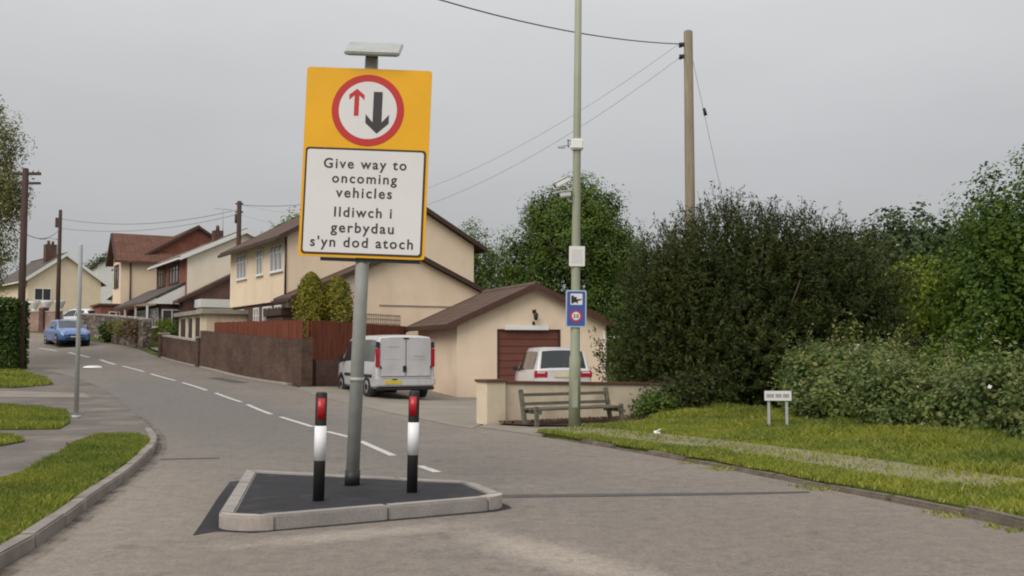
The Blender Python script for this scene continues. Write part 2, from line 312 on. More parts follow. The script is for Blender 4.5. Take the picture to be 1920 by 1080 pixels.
# ------------------------------------------------------------------ mesh builder
class MB:
    def __init__(s): s.v = []; s.f = []; s.sm = []
    def add(s, vs_, fs, smooth=False):
        o = len(s.v); s.v += [tuple(p) for p in vs_]
        for f in fs: s.f.append([o + i for i in f]); s.sm.append(smooth)
        return s
    def box(s, c, d, rot=None, taper=None):
        hx, hy, hz = d[0] / 2, d[1] / 2, d[2] / 2
        P = []
        for sz in (-1, 1):
            k = taper if (taper and sz > 0) else 1
            for sx, sy in ((-1, -1), (1, -1), (1, 1), (-1, 1)): P.append(Vector((sx * hx * k, sy * hy * k, sz * hz)))
        if rot is not None: P = [rot @ p for p in P]
        C_ = Vector(c)
        return s.add([p + C_ for p in P], [(0, 3, 2, 1), (4, 5, 6, 7), (0, 1, 5, 4), (1, 2, 6, 5), (2, 3, 7, 6), (3, 0, 4, 7)])
    def b2(s, lo, hi): return s.box([(a + b) / 2 for a, b in zip(lo, hi)], [b - a for a, b in zip(lo, hi)])
    def bar(s, p0, p1, w, t):   # rectangular bar between two points, w sideways, t upwards
        p0, p1 = Vector(p0), Vector(p1); d = (p1 - p0); L = d.length; d.normalize()
        up = Vector((0, 0, 1)) if abs(d.z) < .95 else Vector((0, 1, 0))
        sd = d.cross(up).normalized(); up = sd.cross(d)
        m = Matrix((sd, d, up)).transposed()
        return s.box((p0 + p1) / 2, (w, L, t), m)
    def tube(s, pts, rad, n=10, cap=True, smooth=True):
        pts = [Vector(p) for p in pts]
        if isinstance(rad, (int, float)): rad = [rad] * len(pts)
        V = []; F = []
        ref = None
        for i, p in enumerate(pts):
            d = (pts[min(i + 1, len(pts) - 1)] - pts[max(i - 1, 0)]).normalized()
            if ref is None: ref = Vector((1, 0, 0)) if abs(d.x) < .9 else Vector((0, 1, 0))
            a = (ref - d * ref.dot(d)).normalized(); b_ = d.cross(a); ref = a
            for k in range(n):
                t = 2 * math.pi * k / n; V.append(p + (a * math.cos(t) + b_ * math.sin(t)) * rad[i])
        for i in range(len(pts) - 1):
            for k in range(n):
                k2 = (k + 1) % n; F.append((i * n + k, i * n + k2, (i + 1) * n + k2, (i + 1) * n + k))
        s.add(V, F, smooth)
        if cap:
            o = len(s.v) - len(V)
            s.f.append([o + k for k in range(n)][::-1]); s.sm.append(False)
            s.f.append([o + (len(pts) - 1) * n + k for k in range(n)]); s.sm.append(False)
        return s
    def prism(s, poly, y0, y1):   # poly in xz, extruded along y
        n = len(poly); V = [(x, y0, z) for x, z in poly] + [(x, y1, z) for x, z in poly]
        F = [list(range(n)), list(range(2 * n - 1, n - 1, -1))] + [(i, i + n, (i + 1) % n + n, (i + 1) % n) for i in range(n)]
        return s.add(V, F)
    def prismz(s, poly, z0, z1):
        n = len(poly); V = [(x, y, z0) for x, y in poly] + [(x, y, z1) for x, y in poly]
        F = [list(range(n))[::-1], list(range(n, 2 * n))] + [(i, (i + 1) % n, (i + 1) % n + n, i + n) for i in range(n)]
        return s.add(V, F)
    def quad(s, *p): return s.add(p, [tuple(range(len(p)))])
    def mesh(s, name):
        me = bpy.data.meshes.new(name); me.from_pydata([tuple(p) for p in s.v], [], s.f)
        me.polygons.foreach_set('use_smooth', s.sm)
        return me
    def build(s, name, mat, parent=None, bevel=0, segs=2):
        me = s.mesh(name)
        bm = bmesh.new(); bm.from_mesh(me); bmesh.ops.recalc_face_normals(bm, faces=bm.faces)
        if bevel:
            es = [e for e in bm.edges if len(e.link_faces) == 2 and e.calc_face_angle(0) > .5]
            bmesh.ops.bevel(bm, geom=es, offset=bevel, segments=segs, affect='EDGES', clamp_overlap=True)
        bm.to_mesh(me); bm.free()
        me.materials.append(mat)
        o = bpy.data.objects.new(name, me); COL.objects.link(o)
        if parent: o.parent = parent
        return o

def tag(o, label=None, cat=None, group=None, kind=None):
    if label: o['label'] = label
    if cat: o['category'] = cat
    if group: o['group'] = group
    if kind: o['kind'] = kind
    return o
def thing(name, label, cat, loc, rz=0, group=None, ry=0):
    o = bpy.data.objects.new(name, None); COL.objects.link(o); o.empty_display_size = .2
    o.location = loc; o.rotation_euler = (0, ry, rz)
    return tag(o, label, cat, group)
def copy_tree(o, parent=None):
    c = o.copy(); COL.objects.link(c)
    if parent: c.parent = parent
    for ch in list(o.children): copy_tree(ch, c)
    return c
def np_mesh(name, V, F, mat, parent=None, smooth=False):
    """V (n,3) array, F (m,k) index array with k equal for all faces"""
    me = bpy.data.meshes.new(name); m, k = F.shape
    me.vertices.add(len(V)); me.vertices.foreach_set('co', V.astype(np.float32).ravel())
    me.loops.add(m * k); me.loops.foreach_set('vertex_index', F.astype(np.int32).ravel())
    me.polygons.add(m); me.polygons.foreach_set('loop_start', np.arange(m, dtype=np.int32) * k)
    me.update(calc_edges=True); me.materials.append(mat)
    o = bpy.data.objects.new(name, me); COL.objects.link(o)
    if parent: o.parent = parent
    return o

def inpoly(P, poly):
    x, y = P[:, 0], P[:, 1]; ins = np.zeros(len(P), bool); n = len(poly)
    for i in range(n):
        x1, y1 = poly[i]; x2, y2 = poly[(i + 1) % n]
        if y1 == y2: continue
        c = ((y1 > y) != (y2 > y)) & (x < (x2 - x1) * (y - y1) / (y2 - y1) + x1); ins ^= c
    return ins
def drape(name, poly, dz, step, mat, kind=None, parent=None, skirt=0):
    bm = bmesh.new(); vs_ = [bm.verts.new((x, y, 0)) for x, y in poly]; bm.faces.new(vs_)
    bmesh.ops.triangulate(bm, faces=bm.faces)
    xs = [p[0] for p in poly]; ys = [p[1] for p in poly]
    for ax, lo, hi in ((0, min(xs), max(xs)), (1, min(ys), max(ys))):
        t = math.floor(lo / step) * step + step * .37
        while t < hi:
            if t > lo:
                co = [0, 0, 0]; no = [0, 0, 0]; co[ax] = t; no[ax] = 1
                bmesh.ops.bisect_plane(bm, geom=bm.verts[:] + bm.edges[:] + bm.faces[:], plane_co=co, plane_no=no, dist=1e-5)
            t += step
    P = np.array([v.co[:2] for v in bm.verts]); Z = hv(P) + dz
    for v, z in zip(bm.verts, Z): v.co.z = z
    if skirt:
        be = [e for e in bm.edges if len(e.link_faces) == 1]
        r = bmesh.ops.extrude_edge_only(bm, edges=be)
        for v in [g for g in r['geom'] if isinstance(g, bmesh.types.BMVert)]: v.co.z -= skirt
    bmesh.ops.recalc_face_normals(bm, faces=bm.faces)
    up = sum(f.normal.z * f.calc_area() for f in bm.faces)
    if up < 0: bmesh.ops.reverse_faces(bm, faces=bm.faces)
    me = bpy.data.meshes.new(name); bm.to_mesh(me); bm.free(); me.materials.append(mat)
    for p in me.polygons: p.use_smooth = not skirt
    o = bpy.data.objects.new(name, me); COL.objects.link(o)
    if parent: o.parent = parent
    if kind: o['kind'] = kind
    return o
def offset_line(pts, d):
    out_ = []
    for i, p in enumerate(pts):
        a = Vector(pts[max(i - 1, 0)]); b_ = Vector(pts[min(i + 1, len(pts) - 1)]); t = (b_ - a).normalized()
        out_.append((p[0] - t.y * d, p[1] + t.x * d))
    return out_
def resample(pts, step):
    out_ = [tuple(pts[0])]; carry = 0
    for a, b_ in zip(pts, pts[1:]):
        a, b_ = Vector(a), Vector(b_); L = (b_ - a).length; t = step - carry
        while t <= L: out_.append(tuple(a + (b_ - a) * (t / L))); t += step
        carry = L - (t - step)
    return out_
def smooth_line(pts, it=2):
    for _ in range(it):
        q = [pts[0]]
        for a, b_ in zip(pts, pts[1:]):
            q += [(a[0] * .75 + b_[0] * .25, a[1] * .75 + b_[1] * .25), (a[0] * .25 + b_[0] * .75, a[1] * .25 + b_[1] * .75)]
        pts = q + [pts[-1]]
    return pts

# ------------------------------------------------------------------ the ground
L_EDGE = smooth_line([(-3.3, -4), (-3.38, 4), (-3.42, 6.6), (-3.62, 7.8), (-4.05, 9.7), (-4.5, 11.9), (-5.1, 14.2), (-5.55, 15.6), (-6.5, 18.0), (-7.9, 21.0), (-10.2, 26), (-13.2, 32),
          (-15.7, 36), (-18.2, 39.2), (-20.0, 40.6), (-23.5, 44.5), (-27, 49.5), (-32, 55), (-42, 61)], 2)
R_EDGE = smooth_line([(5.6, -4), (4.7, 6), (4.27, 8.23), (3.93, 9.2), (3.2, 11), (2.64, 12.5), (1.85, 14.2), (.545, 16.8), (-.61, 18.9), (-3.75, 26.7), (-6.9, 32.9), (-12.2, 40.4),
          (-16.8, 47.4), (-20.3, 52.8), (-24.3, 57.8), (-29, 61.0), (-37, 65.4)], 2)
# terrain sheet, fine in view and coarse to the horizon
xs = np.concatenate([[-1500, -900, -500, -300, -200], np.arange(-150, -60, 8), np.arange(-60, 42, 1.5), np.arange(42, 150, 8), [200, 300, 500, 900, 1500]])
ys = np.concatenate([[-900, -500, -250, -120, -60], np.arange(-30, 100, 1.5), np.arange(100, 180, 8), [220, 300, 500, 900, 1800]])
GX, GY = np.meshgrid(xs, ys); P2 = np.stack([GX.ravel(), GY.ravel()], 1)
Pc = P2.copy(); Pc[:, 0] = np.clip(Pc[:, 0], -110, 110); Pc[:, 1] = np.clip(Pc[:, 1], -70, 135)
GZ = hv(Pc) - .05
nx, ny = len(xs), len(ys); idx = np.arange(nx * ny).reshape(ny, nx)
F4 = np.stack([idx[:-1, :-1].ravel(), idx[:-1, 1:].ravel(), idx[1:, 1:].ravel(), idx[1:, :-1].ravel()], 1)
g = np_mesh('ground', np.column_stack([P2, GZ]), F4, M_EARTH); g['kind'] = 'structure'
for p in g.data.polygons: p.use_smooth = True

road = drape('road', L_EDGE + R_EDGE[::-1], 0.0, .8, M_ROAD, 'structure')
# dashed centre line: each dash its own piece of the road
CL = [((-1.66, 13.9), (-2.45, 16.05)), ((-2.6, 16.5), (-3.34, 17.9)), ((-3.80, 18.95), (-5.1, 21.85)), ((-5.52, 22.75), (-7.04, 26.4)), ((-7.45, 27.3), (-9.15, 30.6)),
      ((-9.7, 31.5), (-11.55, 34.7)), ((-12.1, 35.6), (-14.2, 38.9)), ((-14.8, 39.8), (-16.9, 42.9)), ((-17.6, 43.9), (-19.6, 47.1)), ((-20.6, 48.2), (-22.6, 50.4)), ((-23.6, 51.3), (-25.6, 53.5)),
      ((-.90, 12.05), (-1.18, 12.7))]
def strip(a, b, w):
    a, b = Vector(a), Vector(b); d = (b - a).normalized(); nrm = Vector((-d.y, d.x)) * (w / 2)
    return [tuple(a + nrm), tuple(b + nrm), tuple(b - nrm), tuple(a - nrm)]
for a, b_ in CL: drape('lane_dash', strip(a, b_, .11 if a[1] < 43 else .17), .005, 1.0, M_PAINT, parent=road)
drape('tar_seam', [(-.12, 10.02), (1.0, 10.12), (2.2, 10.22), (3.1, 10.36), (3.1, 10.46), (2.2, 10.38), (1.0, 10.30), (-.12, 10.22)], .004, 1.0, M_SEAM, parent=road)
drape('tar_seam', strip((-4.75, 13.45), (-4.0, 13.62), .13), .004, 1.0, M_SEAM, parent=road)
drape('tar_patch', [(-3.17, 11.2), (-2.95, 10.0), (-2.78, 9.15), (-2.63, 8.4), (-2.56, 8.02), (-2.42, 8.2), (-2.1, 8.13), (-1.2, 8.61), (-.15, 9.18), (-.0, 9.37), (-.02, 9.46), (-.37, 10.43), (-3.0, 11.4)], .004, 1.0, M_TAR, parent=road)  # fresh tar at the left; thin dark front rim paints in the kerb's shadow
drape('tar_patch', strip((-11.2, 37.2), (-9.4, 34.6), .5), .004, 1.0, M_SEAM, parent=road)
# white oval paint mark on a low hump in the left lane
wm = MB(); cx, cy = -17.8, 42.0; hz_ = h(cx, cy)
N = 20
for ring, (k, dz) in enumerate(((1, .004), (.85, .06), (.5, .085))):
    wm.v += [(cx + .36 * k * math.cos(2 * math.pi * i / N), cy + .55 * k * math.sin(2 * math.pi * i / N), hz_ + dz + .01 * math.sin(i)* 0) for i in range(N)]
for r_ in range(2):
    for i in range(N): wm.f.append([r_ * N + i, r_ * N + (i + 1) % N, (r_ + 1) * N + (i + 1) % N, (r_ + 1) * N + i]); wm.sm.append(True)
wm.f.append([2 * N + i for i in range(N)]); wm.sm.append(True)
wm.build('road_hump', M_BOLW, road)

# left footway and verges
LE = [p for p in L_EDGE if p[1] > -4.1]
foot_poly = offset_line(LE[:-6], .13)
fp = [p for p in foot_poly if p[1] < 40.5]
foot = drape('footway', fp + [(-23, 41), (-34, 36), (-34, -4)], .05, 1.0, M_FOOT, 'structure')
drape('paving', [(-12.6, 29.2), (-11.6, 27.3), (-14, 26.8), (-19, 26.4), (-19, 29.2), (-15, 29.6)], .056, 1.0, M_PALE, parent=foot)
V1 = [(-3.56, -3), (-3.56, 6.5)] + [p for p in offset_line(LE, .16) if 6.6 < p[1] < 15.9] + [(-6.1, 16.2), (-6.7, 16.05), (-6.35, 14.5), (-5.85, 12.8), (-5.5, 11.2), (-5.28, 9.8), (-5.3, 6), (-5.4, -3)]
V2 = [(-9.35, 20.9), (-8.55, 19.2), (-8.1, 17.75), (-9.3, 17.5), (-14, 18.0), (-15.5, 24.5), (-12.0, 23.8), (-10.2, 22.7)]
V3 = [(-19.0, 38.4), (-16.8, 35.6), (-15.3, 33.0), (-15.6, 30.8), (-19.5, 30.3), (-26, 32), (-27, 38.6)]
V4 = [(-7.55, 15.4), (-7.6, 14.2), (-8.6, 13.6), (-12, 14), (-12, 16.6), (-8.4, 16.6)]
for nm, v_, sk in (('verge', V1, .1), ('verge', V2, .1), ('verge', V3, .1), ('verge', V4, .1)):
    drape(nm, v_, .095 if v_ is V1 else .075, .5 if v_ is V1 else 1.0, M_EARTH2, 'structure', skirt=sk)

# left kerb: every stone on its own
kerb = MB()
kl = resample([p for p in offset_line(LE, .065) if -1 < p[1]], .93)
kroot = None
kroot = bpy.data.objects.new('kerb', None); COL.objects.link(kroot); kroot['kind'] = 'structure'
for i, (a, b_) in enumerate(zip(kl, kl[1:])):
    if a[1] > 39.5: break
    top = .115 if a[1] < 15.0 else max(.053, .115 - (a[1] - 15.0) * .03)
    a_, bv = Vector((*a, h(*a))), Vector((*b_, h(*b_))); d = (bv - a_).normalized()
    j = random.uniform(-.006, .006) if a[1] < 18 else random.uniform(-.004, .003)
    m_ = MB().bar(a_ + d * .006 + Vector((0, 0, top / 2 - .04 + j)), bv - d * .006 + Vector((0, 0, top / 2 - .04 + j)), .13, top + .08)
    m_.build('kerbstone', M_KERB if a[1] < 17.5 else M_FOOT, kroot, bevel=.014 if a[1] < 18 else 0)

# right verge, trodden path and half-buried kerb
RK = [p for p in R_EDGE if p[1] < 17.2]
VR = offset_line(RK, -.12)
VRP = [p for p in VR] + [(1.1, 18.0), (2.5, 19.4), (3.2, 21.5), (5, 24), (9, 25), (14, 25), (24, 20), (24, -4)]
VRT = [p for p in VRP]
verge_r = drape('verge', VRP, .07, .6, M_EARTH, 'structure', skirt=.1)
PL = smooth_line([(.75, 17.75), (2.3, 15.75), (3.3, 14.05), (4.05, 12.5), (4.7, 11.1), (5.15, 10.3)], 2)
pathpoly = offset_line(PL, .6) + offset_line(PL, -.5)[::-1]
drape('path', pathpoly, .078, .6, M_PATH, 'structure')
kroot2 = bpy.data.objects.new('kerb', None); COL.objects.link(kroot2); kroot2['kind'] = 'structure'
kl = resample([p for p in offset_line(RK, -.06) if -1 < p[1]], .93)
for a, b_ in zip(kl, kl[1:]):
    j = random.uniform(-.045, .008) - (.03 if a[1] > 12.5 else 0); j2 = random.uniform(-.02, .02)
    a_, bv = Vector((*a, h(*a) + j)), Vector((*b_, h(*b_) + j + j2)); d = (bv - a_).normalized()
    MB().bar(a_ + d * .012 + Vector((0, 0, .005)), bv - d * .012 + Vector((0, 0, .005)), .13 + random.uniform(-.02, .02), .14).build('kerbstone', M_KERBO, kroot2, bevel=.022)

drive = drape('driveway', [(-.75, 18.6), (-1.2, 19.35), (-2.4, 22.4), (-4.1, 26.75), (-7.0, 32.3), (-7.05, 33.2), (-6.7, 33.6), (-4.0, 39.4), (-1.5, 34.6), (4.4, 36.8), (5.0, 30), (3.6, 22.5), (3.0, 21.8), (-.6, 19.6)], .006, 1.0, M_DRIVE, 'structure')
drape('pavement', [(-.66, 18.9), (.5, 16.85), (1.1, 17.9), (2.3, 19.2), (2.9, 21.3), (-.5, 19.4)], .02, .7, M_PALE, 'structure', skirt=.06)
drape('soil', [(-.25, 19.2), (.35, 18.75), (1.3, 18.7), (2.4, 19.6), (2.9, 21.4), (1.2, 20.6), (-.15, 19.75)], .05, .5, M_SOIL, 'structure')
# gutter strip at the foot of the brick wall
gs = [p for p in R_EDGE if 33 < p[1] < 48.5]
drape('kerb', gs + offset_line(gs, -.32)[::-1], .05, 1.0, M_COPE, 'structure', skirt=.07)
drape('footpath', [(-16.6, 48.0), (-18.9, 51.6), (-17.9, 52.6), (-15.6, 49.4)], .06, 1.0, M_PALE, 'structure')

def silt_mat():
    m, n, l, b = new_mat('gutter_silt'); t = n.new('ShaderNodeTexCoord')
    b.inputs['Base Color'].default_value = (.085, .07, .05, 1); b.inputs['Roughness'].default_value = .95
    n1 = noise(n, l, t.outputs['Object'], 2.6, 6, .75); r1 = ramp(n, [(.45, (0, 0, 0)), (.75, (.65,) * 3)]); l.new(n1.outputs['Fac'], r1.inputs[0])
    tr = n.new('ShaderNodeBsdfTransparent'); mx = n.new('ShaderNodeMixShader'); l.new(r1.outputs[0], mx.inputs[0]); l.new(tr.outputs[0], mx.inputs[1]); l.new(b.outputs[0], mx.inputs[2])
    l.new(mx.outputs[0], n.get('Material Output').inputs['Surface']); return m
M_SILT = silt_mat()
for ln_, w_ in (([p for p in L_EDGE if 2 < p[1] < 24], -1),):
    for q, wd in ((.006, .07), (.0085, .15)): drape('silt', ln_ + offset_line(ln_, wd * w_)[::-1], q, .8, M_SILT, parent=road)
# ------------------------------------------------------------------ traffic island
isl_out = [(-2.44, 8.26), (-2.10, 8.17), (-.22, 9.22), (-.06, 9.42), (-.42, 10.36), (-3.02, 11.30)]
def round_corner(poly, i, r, n=5):
    p = Vector(poly[i]); a = Vector(poly[i - 1]); b_ = Vector(poly[(i + 1) % len(poly)])
    da, db = (a - p).normalized(), (b_ - p).normalized()
    q0, q1 = p + da * r, p + db * r
    return [tuple(q0 * (1 - t) ** 2 + p * 2 * t * (1 - t) + q1 * t * t) for t in [k / n for k in range(n + 1)]]
outer = round_corner(isl_out, 0, .17) + round_corner(isl_out, 1, .17) + round_corner(isl_out, 2, .12) + round_corner(isl_out, 3, .14) + round_corner(isl_out, 4, .2) + round_corner(isl_out, 5, .12)
n_o = len(outer)
def inset(poly, d):
    out_ = []; n = len(poly)
    for i in range(n):
        p, a, b_ = Vector(poly[i]), Vector(poly[i - 1]), Vector(poly[(i + 1) % n])
        t0, t1 = (p - a).normalized(), (b_ - p).normalized(); n0, n1 = Vector((-t0.y, t0.x)), Vector((-t1.y, t1.x))
        m_ = (n0 + n1).normalized(); out_.append(tuple(p + m_ * (d / max(.35, m_.dot(n0)))))
    return out_
inner6 = inset(isl_out, .135)
inn = [inner6[i // 6] for i in range(n_o)]     # every corner arc shares one inner corner
island = MB().prismz(inner6, -.02, .113).build('traffic_island', M_TAR); island['kind'] = 'structure'
# kerbstones between chosen breaks along the ring; the two quadrant stones at the front corner are paler
def ring_pt(poly, i, f):
    a, b_ = Vector(poly[i % n_o]), Vector(poly[(i + 1) % n_o]); return tuple(a.lerp(b_, f))
brks = []   # list of (index, frac)
def add_stones(i0, i1, m, mat):
    # split the run of ring vertices i0..i1 into m stones by arc length
    idxs = list(range(i0, i1 + 1)); Ls = [0]
    for a, b_ in zip(idxs, idxs[1:]): Ls.append(Ls[-1] + (Vector(outer[b_ % n_o]) - Vector(outer[a % n_o])).length)
    def at(s, poly):
        for k in range(len(idxs) - 1):
            if s <= Ls[k + 1] + 1e-9: return ring_pt(poly, idxs[k], (s - Ls[k]) / max(1e-9, Ls[k + 1] - Ls[k]))
        return poly[idxs[-1] % n_o]
    for k in range(m):
        s0, s1 = Ls[-1] * k / m, Ls[-1] * (k + 1) / m
        gap = .004
        ss = [s0 + gap] + [s for s in Ls if s0 + .01 < s < s1 - .01] + [s1 - gap]
        o_ = [at(s, outer) for s in ss]; i_ = []
        for s in ss:
            q = at(s, inn)
            if not i_ or (Vector(q) - Vector(i_[-1])).length > .003: i_.append(q)
        zt = .125 + random.uniform(-.003, .003)
        MB().prismz(o_ + i_[::-1], -.03, zt).build('kerbstone', mat, island, bevel=.016)
add_stones(0, 11, 1, M_KERBN2)     # bullnosed front-left corner
add_stones(11, 15, 2, M_KERBN)     # front edge
add_stones(15, 23, 1, M_KERBN2)    # right tip
add_stones(23, 26, 1, M_KERBN)
add_stones(26, 32, 3, M_KERBN)     # back edge
add_stones(32, 35, 1, M_KERBN2)
add_stones(35, 36, 3, M_KERBN)     # left edge

# ------------------------------------------------------------------ lettering
def text_mesh(name, body, cx, cz, y, mat, parent, width=None, height=None, bold=.012):
    cu = bpy.data.curves.new('txt', 'FONT'); cu.body = body; cu.size = 1; cu.align_x = 'CENTER'; cu.extrude = .01; cu.offset = bold; cu.resolution_u = 4
    cu.space_character = 1.22
    o = bpy.data.objects.new('txt', cu); COL.objects.link(o)
    dg = bpy.context.evaluated_depsgraph_get(); me = bpy.data.meshes.new_from_object(o.evaluated_get(dg))
    bpy.data.objects.remove(o)
    V = np.array([v.co[:] for v in me.vertices]); x0, x1 = V[:, 0].min(), V[:, 0].max()
    kx = width / (x1 - x0) if width else height / .73
    kz = (height / .73) if height else kx
    V2 = np.stack([cx + (V[:, 0] - (x0 + x1) / 2) * kx, y - V[:, 2] * .12, cz + V[:, 1] * kz], 1)
    me.vertices.foreach_set('co', V2.ravel()); me.update(); me.name = name; me.materials.append(mat)
    ob = bpy.data.objects.new(name, me); COL.objects.link(ob); ob.parent = parent; return ob
def disc(r0, r1, cx, cz, y0, y1, n=48):
    m_ = MB(); V = []
    for (r_, y) in ((r0, y0), (r1, y0), (r1, y1), (r0, y1)):
        V += [(cx + r_ * math.cos(2 * math.pi * k / n), y, cz + r_ * math.sin(2 * math.pi * k / n)) for k in range(n)]
    F = []
    for a in range(4):
        b_ = (a + 1) % 4
        if r0 == 0 and a == 3: continue
        for k in range(n): F.append((a * n + k, a * n + (k + 1) % n, b_ * n + (k + 1) % n, b_ * n + k))
    return m_.add(V, F)
def plate(x0, x1, z0, z1, y0, y1, r=.03):
    pts = []
    for cx_, cz_, a0 in ((x1 - r, z0 + r, -90), (x1 - r, z1 - r, 0), (x0 + r, z1 - r, 90), (x0 + r, z0 + r, 180)):
        for k in range(6): a = R(a0 + 90 * k / 5); pts.append((cx_ + r * math.cos(a), cz_ + r * math.sin(a)))
    return MB().prism(pts, y0, y1)

# ------------------------------------------------------------------ the give way sign on the island
zi = .113
sg = thing('give_way_sign', 'tall yellow backed bilingual give way to oncoming vehicles sign on galvanised pole', 'traffic sign', (-1.625, 10.13, zi), 0, ry=R(2.1))
pole = MB().tube([(0, 0, 0), (0, 0, 4.40)], .069, 20).build('pole', M_GALV, sg)
MB().tube([(0, 0, 0), (0, 0, .15)], .078, 20).build('base_collar', M_BLK, pole)
MB().tube([(0, 0, 1.05), (0, 0, 1.09)], .074, 20).build('seam_ring', M_GALV, pole)
MB().tube([(0, 0, 4.40), (0, 0, 4.47)], .066, 16).build('lamp_clamp', M_BLK, pole)
yb = -.10
board = plate(-.645, .645, 2.31, 4.27, yb, yb + .02, .03).build('sign_board', M_YEL, sg)
for z_ in (2.55, 3.3, 4.0):
    MB().b2((-.5, yb + .021, z_ - .025), (.5, yb + .045, z_ + .025)).b2((-.09, yb + .045, z_ - .03), (.09, .08, z_ + .03)).build('bracket', M_GALV, sg)
MB().b2((-.42, yb + .022, 2.272), (.60, yb + .06, 2.306)).build('bottom_rail', M_BLK, sg)
disc(.300, .372, 0, 3.835, yb - .004, yb, 64).build('red_ring', M_RED, board)
disc(0, .2995, 0, 3.835, yb - .003, yb, 64).build('white_disc', M_SWHITE, board)
ya = yb - .0055
def arrow(cx, z0, z1, w, hw, hh, up, nm, mat):
    ztip, zt = (z1, z0) if up else (z0, z1); s_ = 1 if up else -1
    zb = ztip - s_ * hh
    zk = zb + s_ * hh * .42        # barbs sweep back
    poly = [(cx - w, zt), (cx + w, zt), (cx + w, zk), (cx + hw, zb - s_ * .0), (cx + hw, zb + s_ * hh * .46), (cx, ztip), (cx - hw, zb + s_ * hh * .46), (cx - hw, zb), (cx - w, zk)]
    MB().prism(poly, ya, ya + .002).build(nm, mat, board)
arrow(-.118, 3.775, 4.055, .024, .078, .115, True, 'red_arrow', M_RED)
arrow(.10, 3.595, 4.03, .046, .12, .20, False, 'black_arrow', M_CHAR)
tp = plate(-.618, .618, 2.335, 3.435, yb - .006, yb, .035).build('text_plate', M_BROWNB, sg)
plate(-.598, .598, 2.355, 3.413, yb - .009, yb - .0062, .028).build('text_panel', M_SWHITE, tp)
for body, zc, wd, xo in (('Give way to', 3.225, .85, .0), ('oncoming', 3.075, .665, .0), ('vehicles', 2.925, .575, .0), ('Ildiwch i', 2.725, .59, 0), ('gerbydau', 2.565, .645, 0), ("s'yn dod atoch", 2.415, 1.05, 0)):
    text_mesh('lettering', body, xo, zc, yb - .0105, M_CHAR, tp, wd, None, .016)
hood = MB().box((.03, -.06, 4.49), (.57, .36, .04), Matrix.Rotation(R(33), 3, 'X')).build('lamp_head', M_GALV, sg, bevel=.012)
MB().box((.03, -.045, 4.468), (.5, .26, .02), Matrix.Rotation(R(33), 3, 'X')).build('lens', M_SWHITE, hood)

# ------------------------------------------------------------------ bollards
def bollard(loc, label, hgt, rz):
    b = thing('bollard', label, 'bollard', loc, rz, 'hazard bollards on the traffic island', ry=R(1.0))
    k = hgt
    MB().tube([(0, 0, -.01), (0, 0, .37 * k), (0, 0, .69 * k), (0, 0, .985 * k), (0, 0, k)], [.052, .052, .052, .052, .045], 20).build('post', M_BOLB, b)
    MB().tube([(0, 0, .37 * k), (0, 0, .69 * k)], .0542, 20).build('white_band', M_BOLW, b)
    m_ = MB(); n = 7
    for z_ in (.755 * k, .945 * k):
        for q in range(n): a = R(-90 - 40 + 80 * q / (n - 1)); m_.v.append((.0555 * math.cos(a), .0555 * math.sin(a), z_))
    for z_ in (.755 * k, .945 * k):
        for q in range(n): a = R(-90 - 40 + 80 * q / (n - 1)); m_.v.append((.048 * math.cos(a), .048 * math.sin(a), z_))
    for q in range(n - 1):
        m_.f += [[q, q + 1, n + q + 1, n + q]]; m_.sm += [True]
        m_.f += [[2 * n + q, 3 * n + q, 3 * n + q + 1, 2 * n + q + 1], [q, 2 * n + q, 2 * n + q + 1, q + 1], [n + q, n + q + 1, 3 * n + q + 1, 3 * n + q]]; m_.sm += [False] * 3
    m_.f += [[0, n, 3 * n, 2 * n], [n - 1, 3 * n - 1, 4 * n - 1, 2 * n - 1]]; m_.sm += [False] * 2
    m_.build('reflector', M_REFL, b)
    return b
bollard((-1.765, 9.10, zi), 'black and white bollard left of the sign pole, at the blunt end of the island', .985, R(12))
bollard((-.965, 9.62, zi), 'black and white bollard right of the sign pole, towards the pointed island end', .975, R(-6))

# ------------------------------------------------------------------ lamp column and what hangs on it
CX, CY = 1.14, 18.15; CZ = h(CX, CY) + .07
lc = thing('lamp_post', 'tall pale green tapering lamp column with thick base in front of the bench', 'lamp post', (CX, CY, CZ), 0, ry=R(.75))
MB().tube([(0, 0, 0), (0, 0, 1.25), (0, 0, 1.32), (0, 0, 3.2), (0, 0, 5.3), (0, 0, 10)], [.108, .106, .088, .080, .072, .058], 18).build('shaft', M_COLM, lc)
MB().b2((-.05, -.114, .35), (.05, -.10, .85)).build('access_door', M_COLM, lc)
MB().tube([(0, 0, 10.0), (0, -.4, 10.3), (0, -1.2, 10.4)], .04, 10).build('arm', M_GALV, lc)
MB().box((0, -1.5, 10.42), (.3, .75, .14)).build('lantern', M_GALV, lc, bevel=.04)
def on_col(z): return (CX + math.sin(R(.75)) * z, CY, CZ + z)
p = on_col(2.13); yy = -.105
cs = thing('camera_sign', 'small blue speed camera sign with 30 limit roundel on the lamp column', 'traffic sign', (p[0], p[1] + yy, p[2] - .34), ry=R(.75))
pl = plate(-.19, .19, .02, .70, 0, .012, .03).build('sign_plate', surf('sign_edge_pale', (.42, .47, .56), .05), cs)
plate(-.165, .165, .045, .675, -.003, 0, .02).build('blue_panel', M_BLUE, pl)
plate(-.105, .115, .43, .635, -.006, -.003, .015).build('white_panel', M_SWHITE, pl)
icon = MB().b2((-.09, -.009, .455), (-.045, -.0062, .60)).b2((-.045, -.0088, .475), (.01, -.0062, .575)).b2((.01, -.009, .455), (.03, -.0062, .53))
icon.prism([(.03, .50), (.105, .525), (.105, .54), (.03, .535)], -.0088, -.0062); icon.build('camera_symbol', M_BLK, pl)
disc(.075, .108, 0, .225, -.0065, -.003, 32).build('red_ring', M_RED, pl); disc(0, .0745, 0, .225, -.006, -.003, 32).build('white_disc', M_SWHITE, pl)
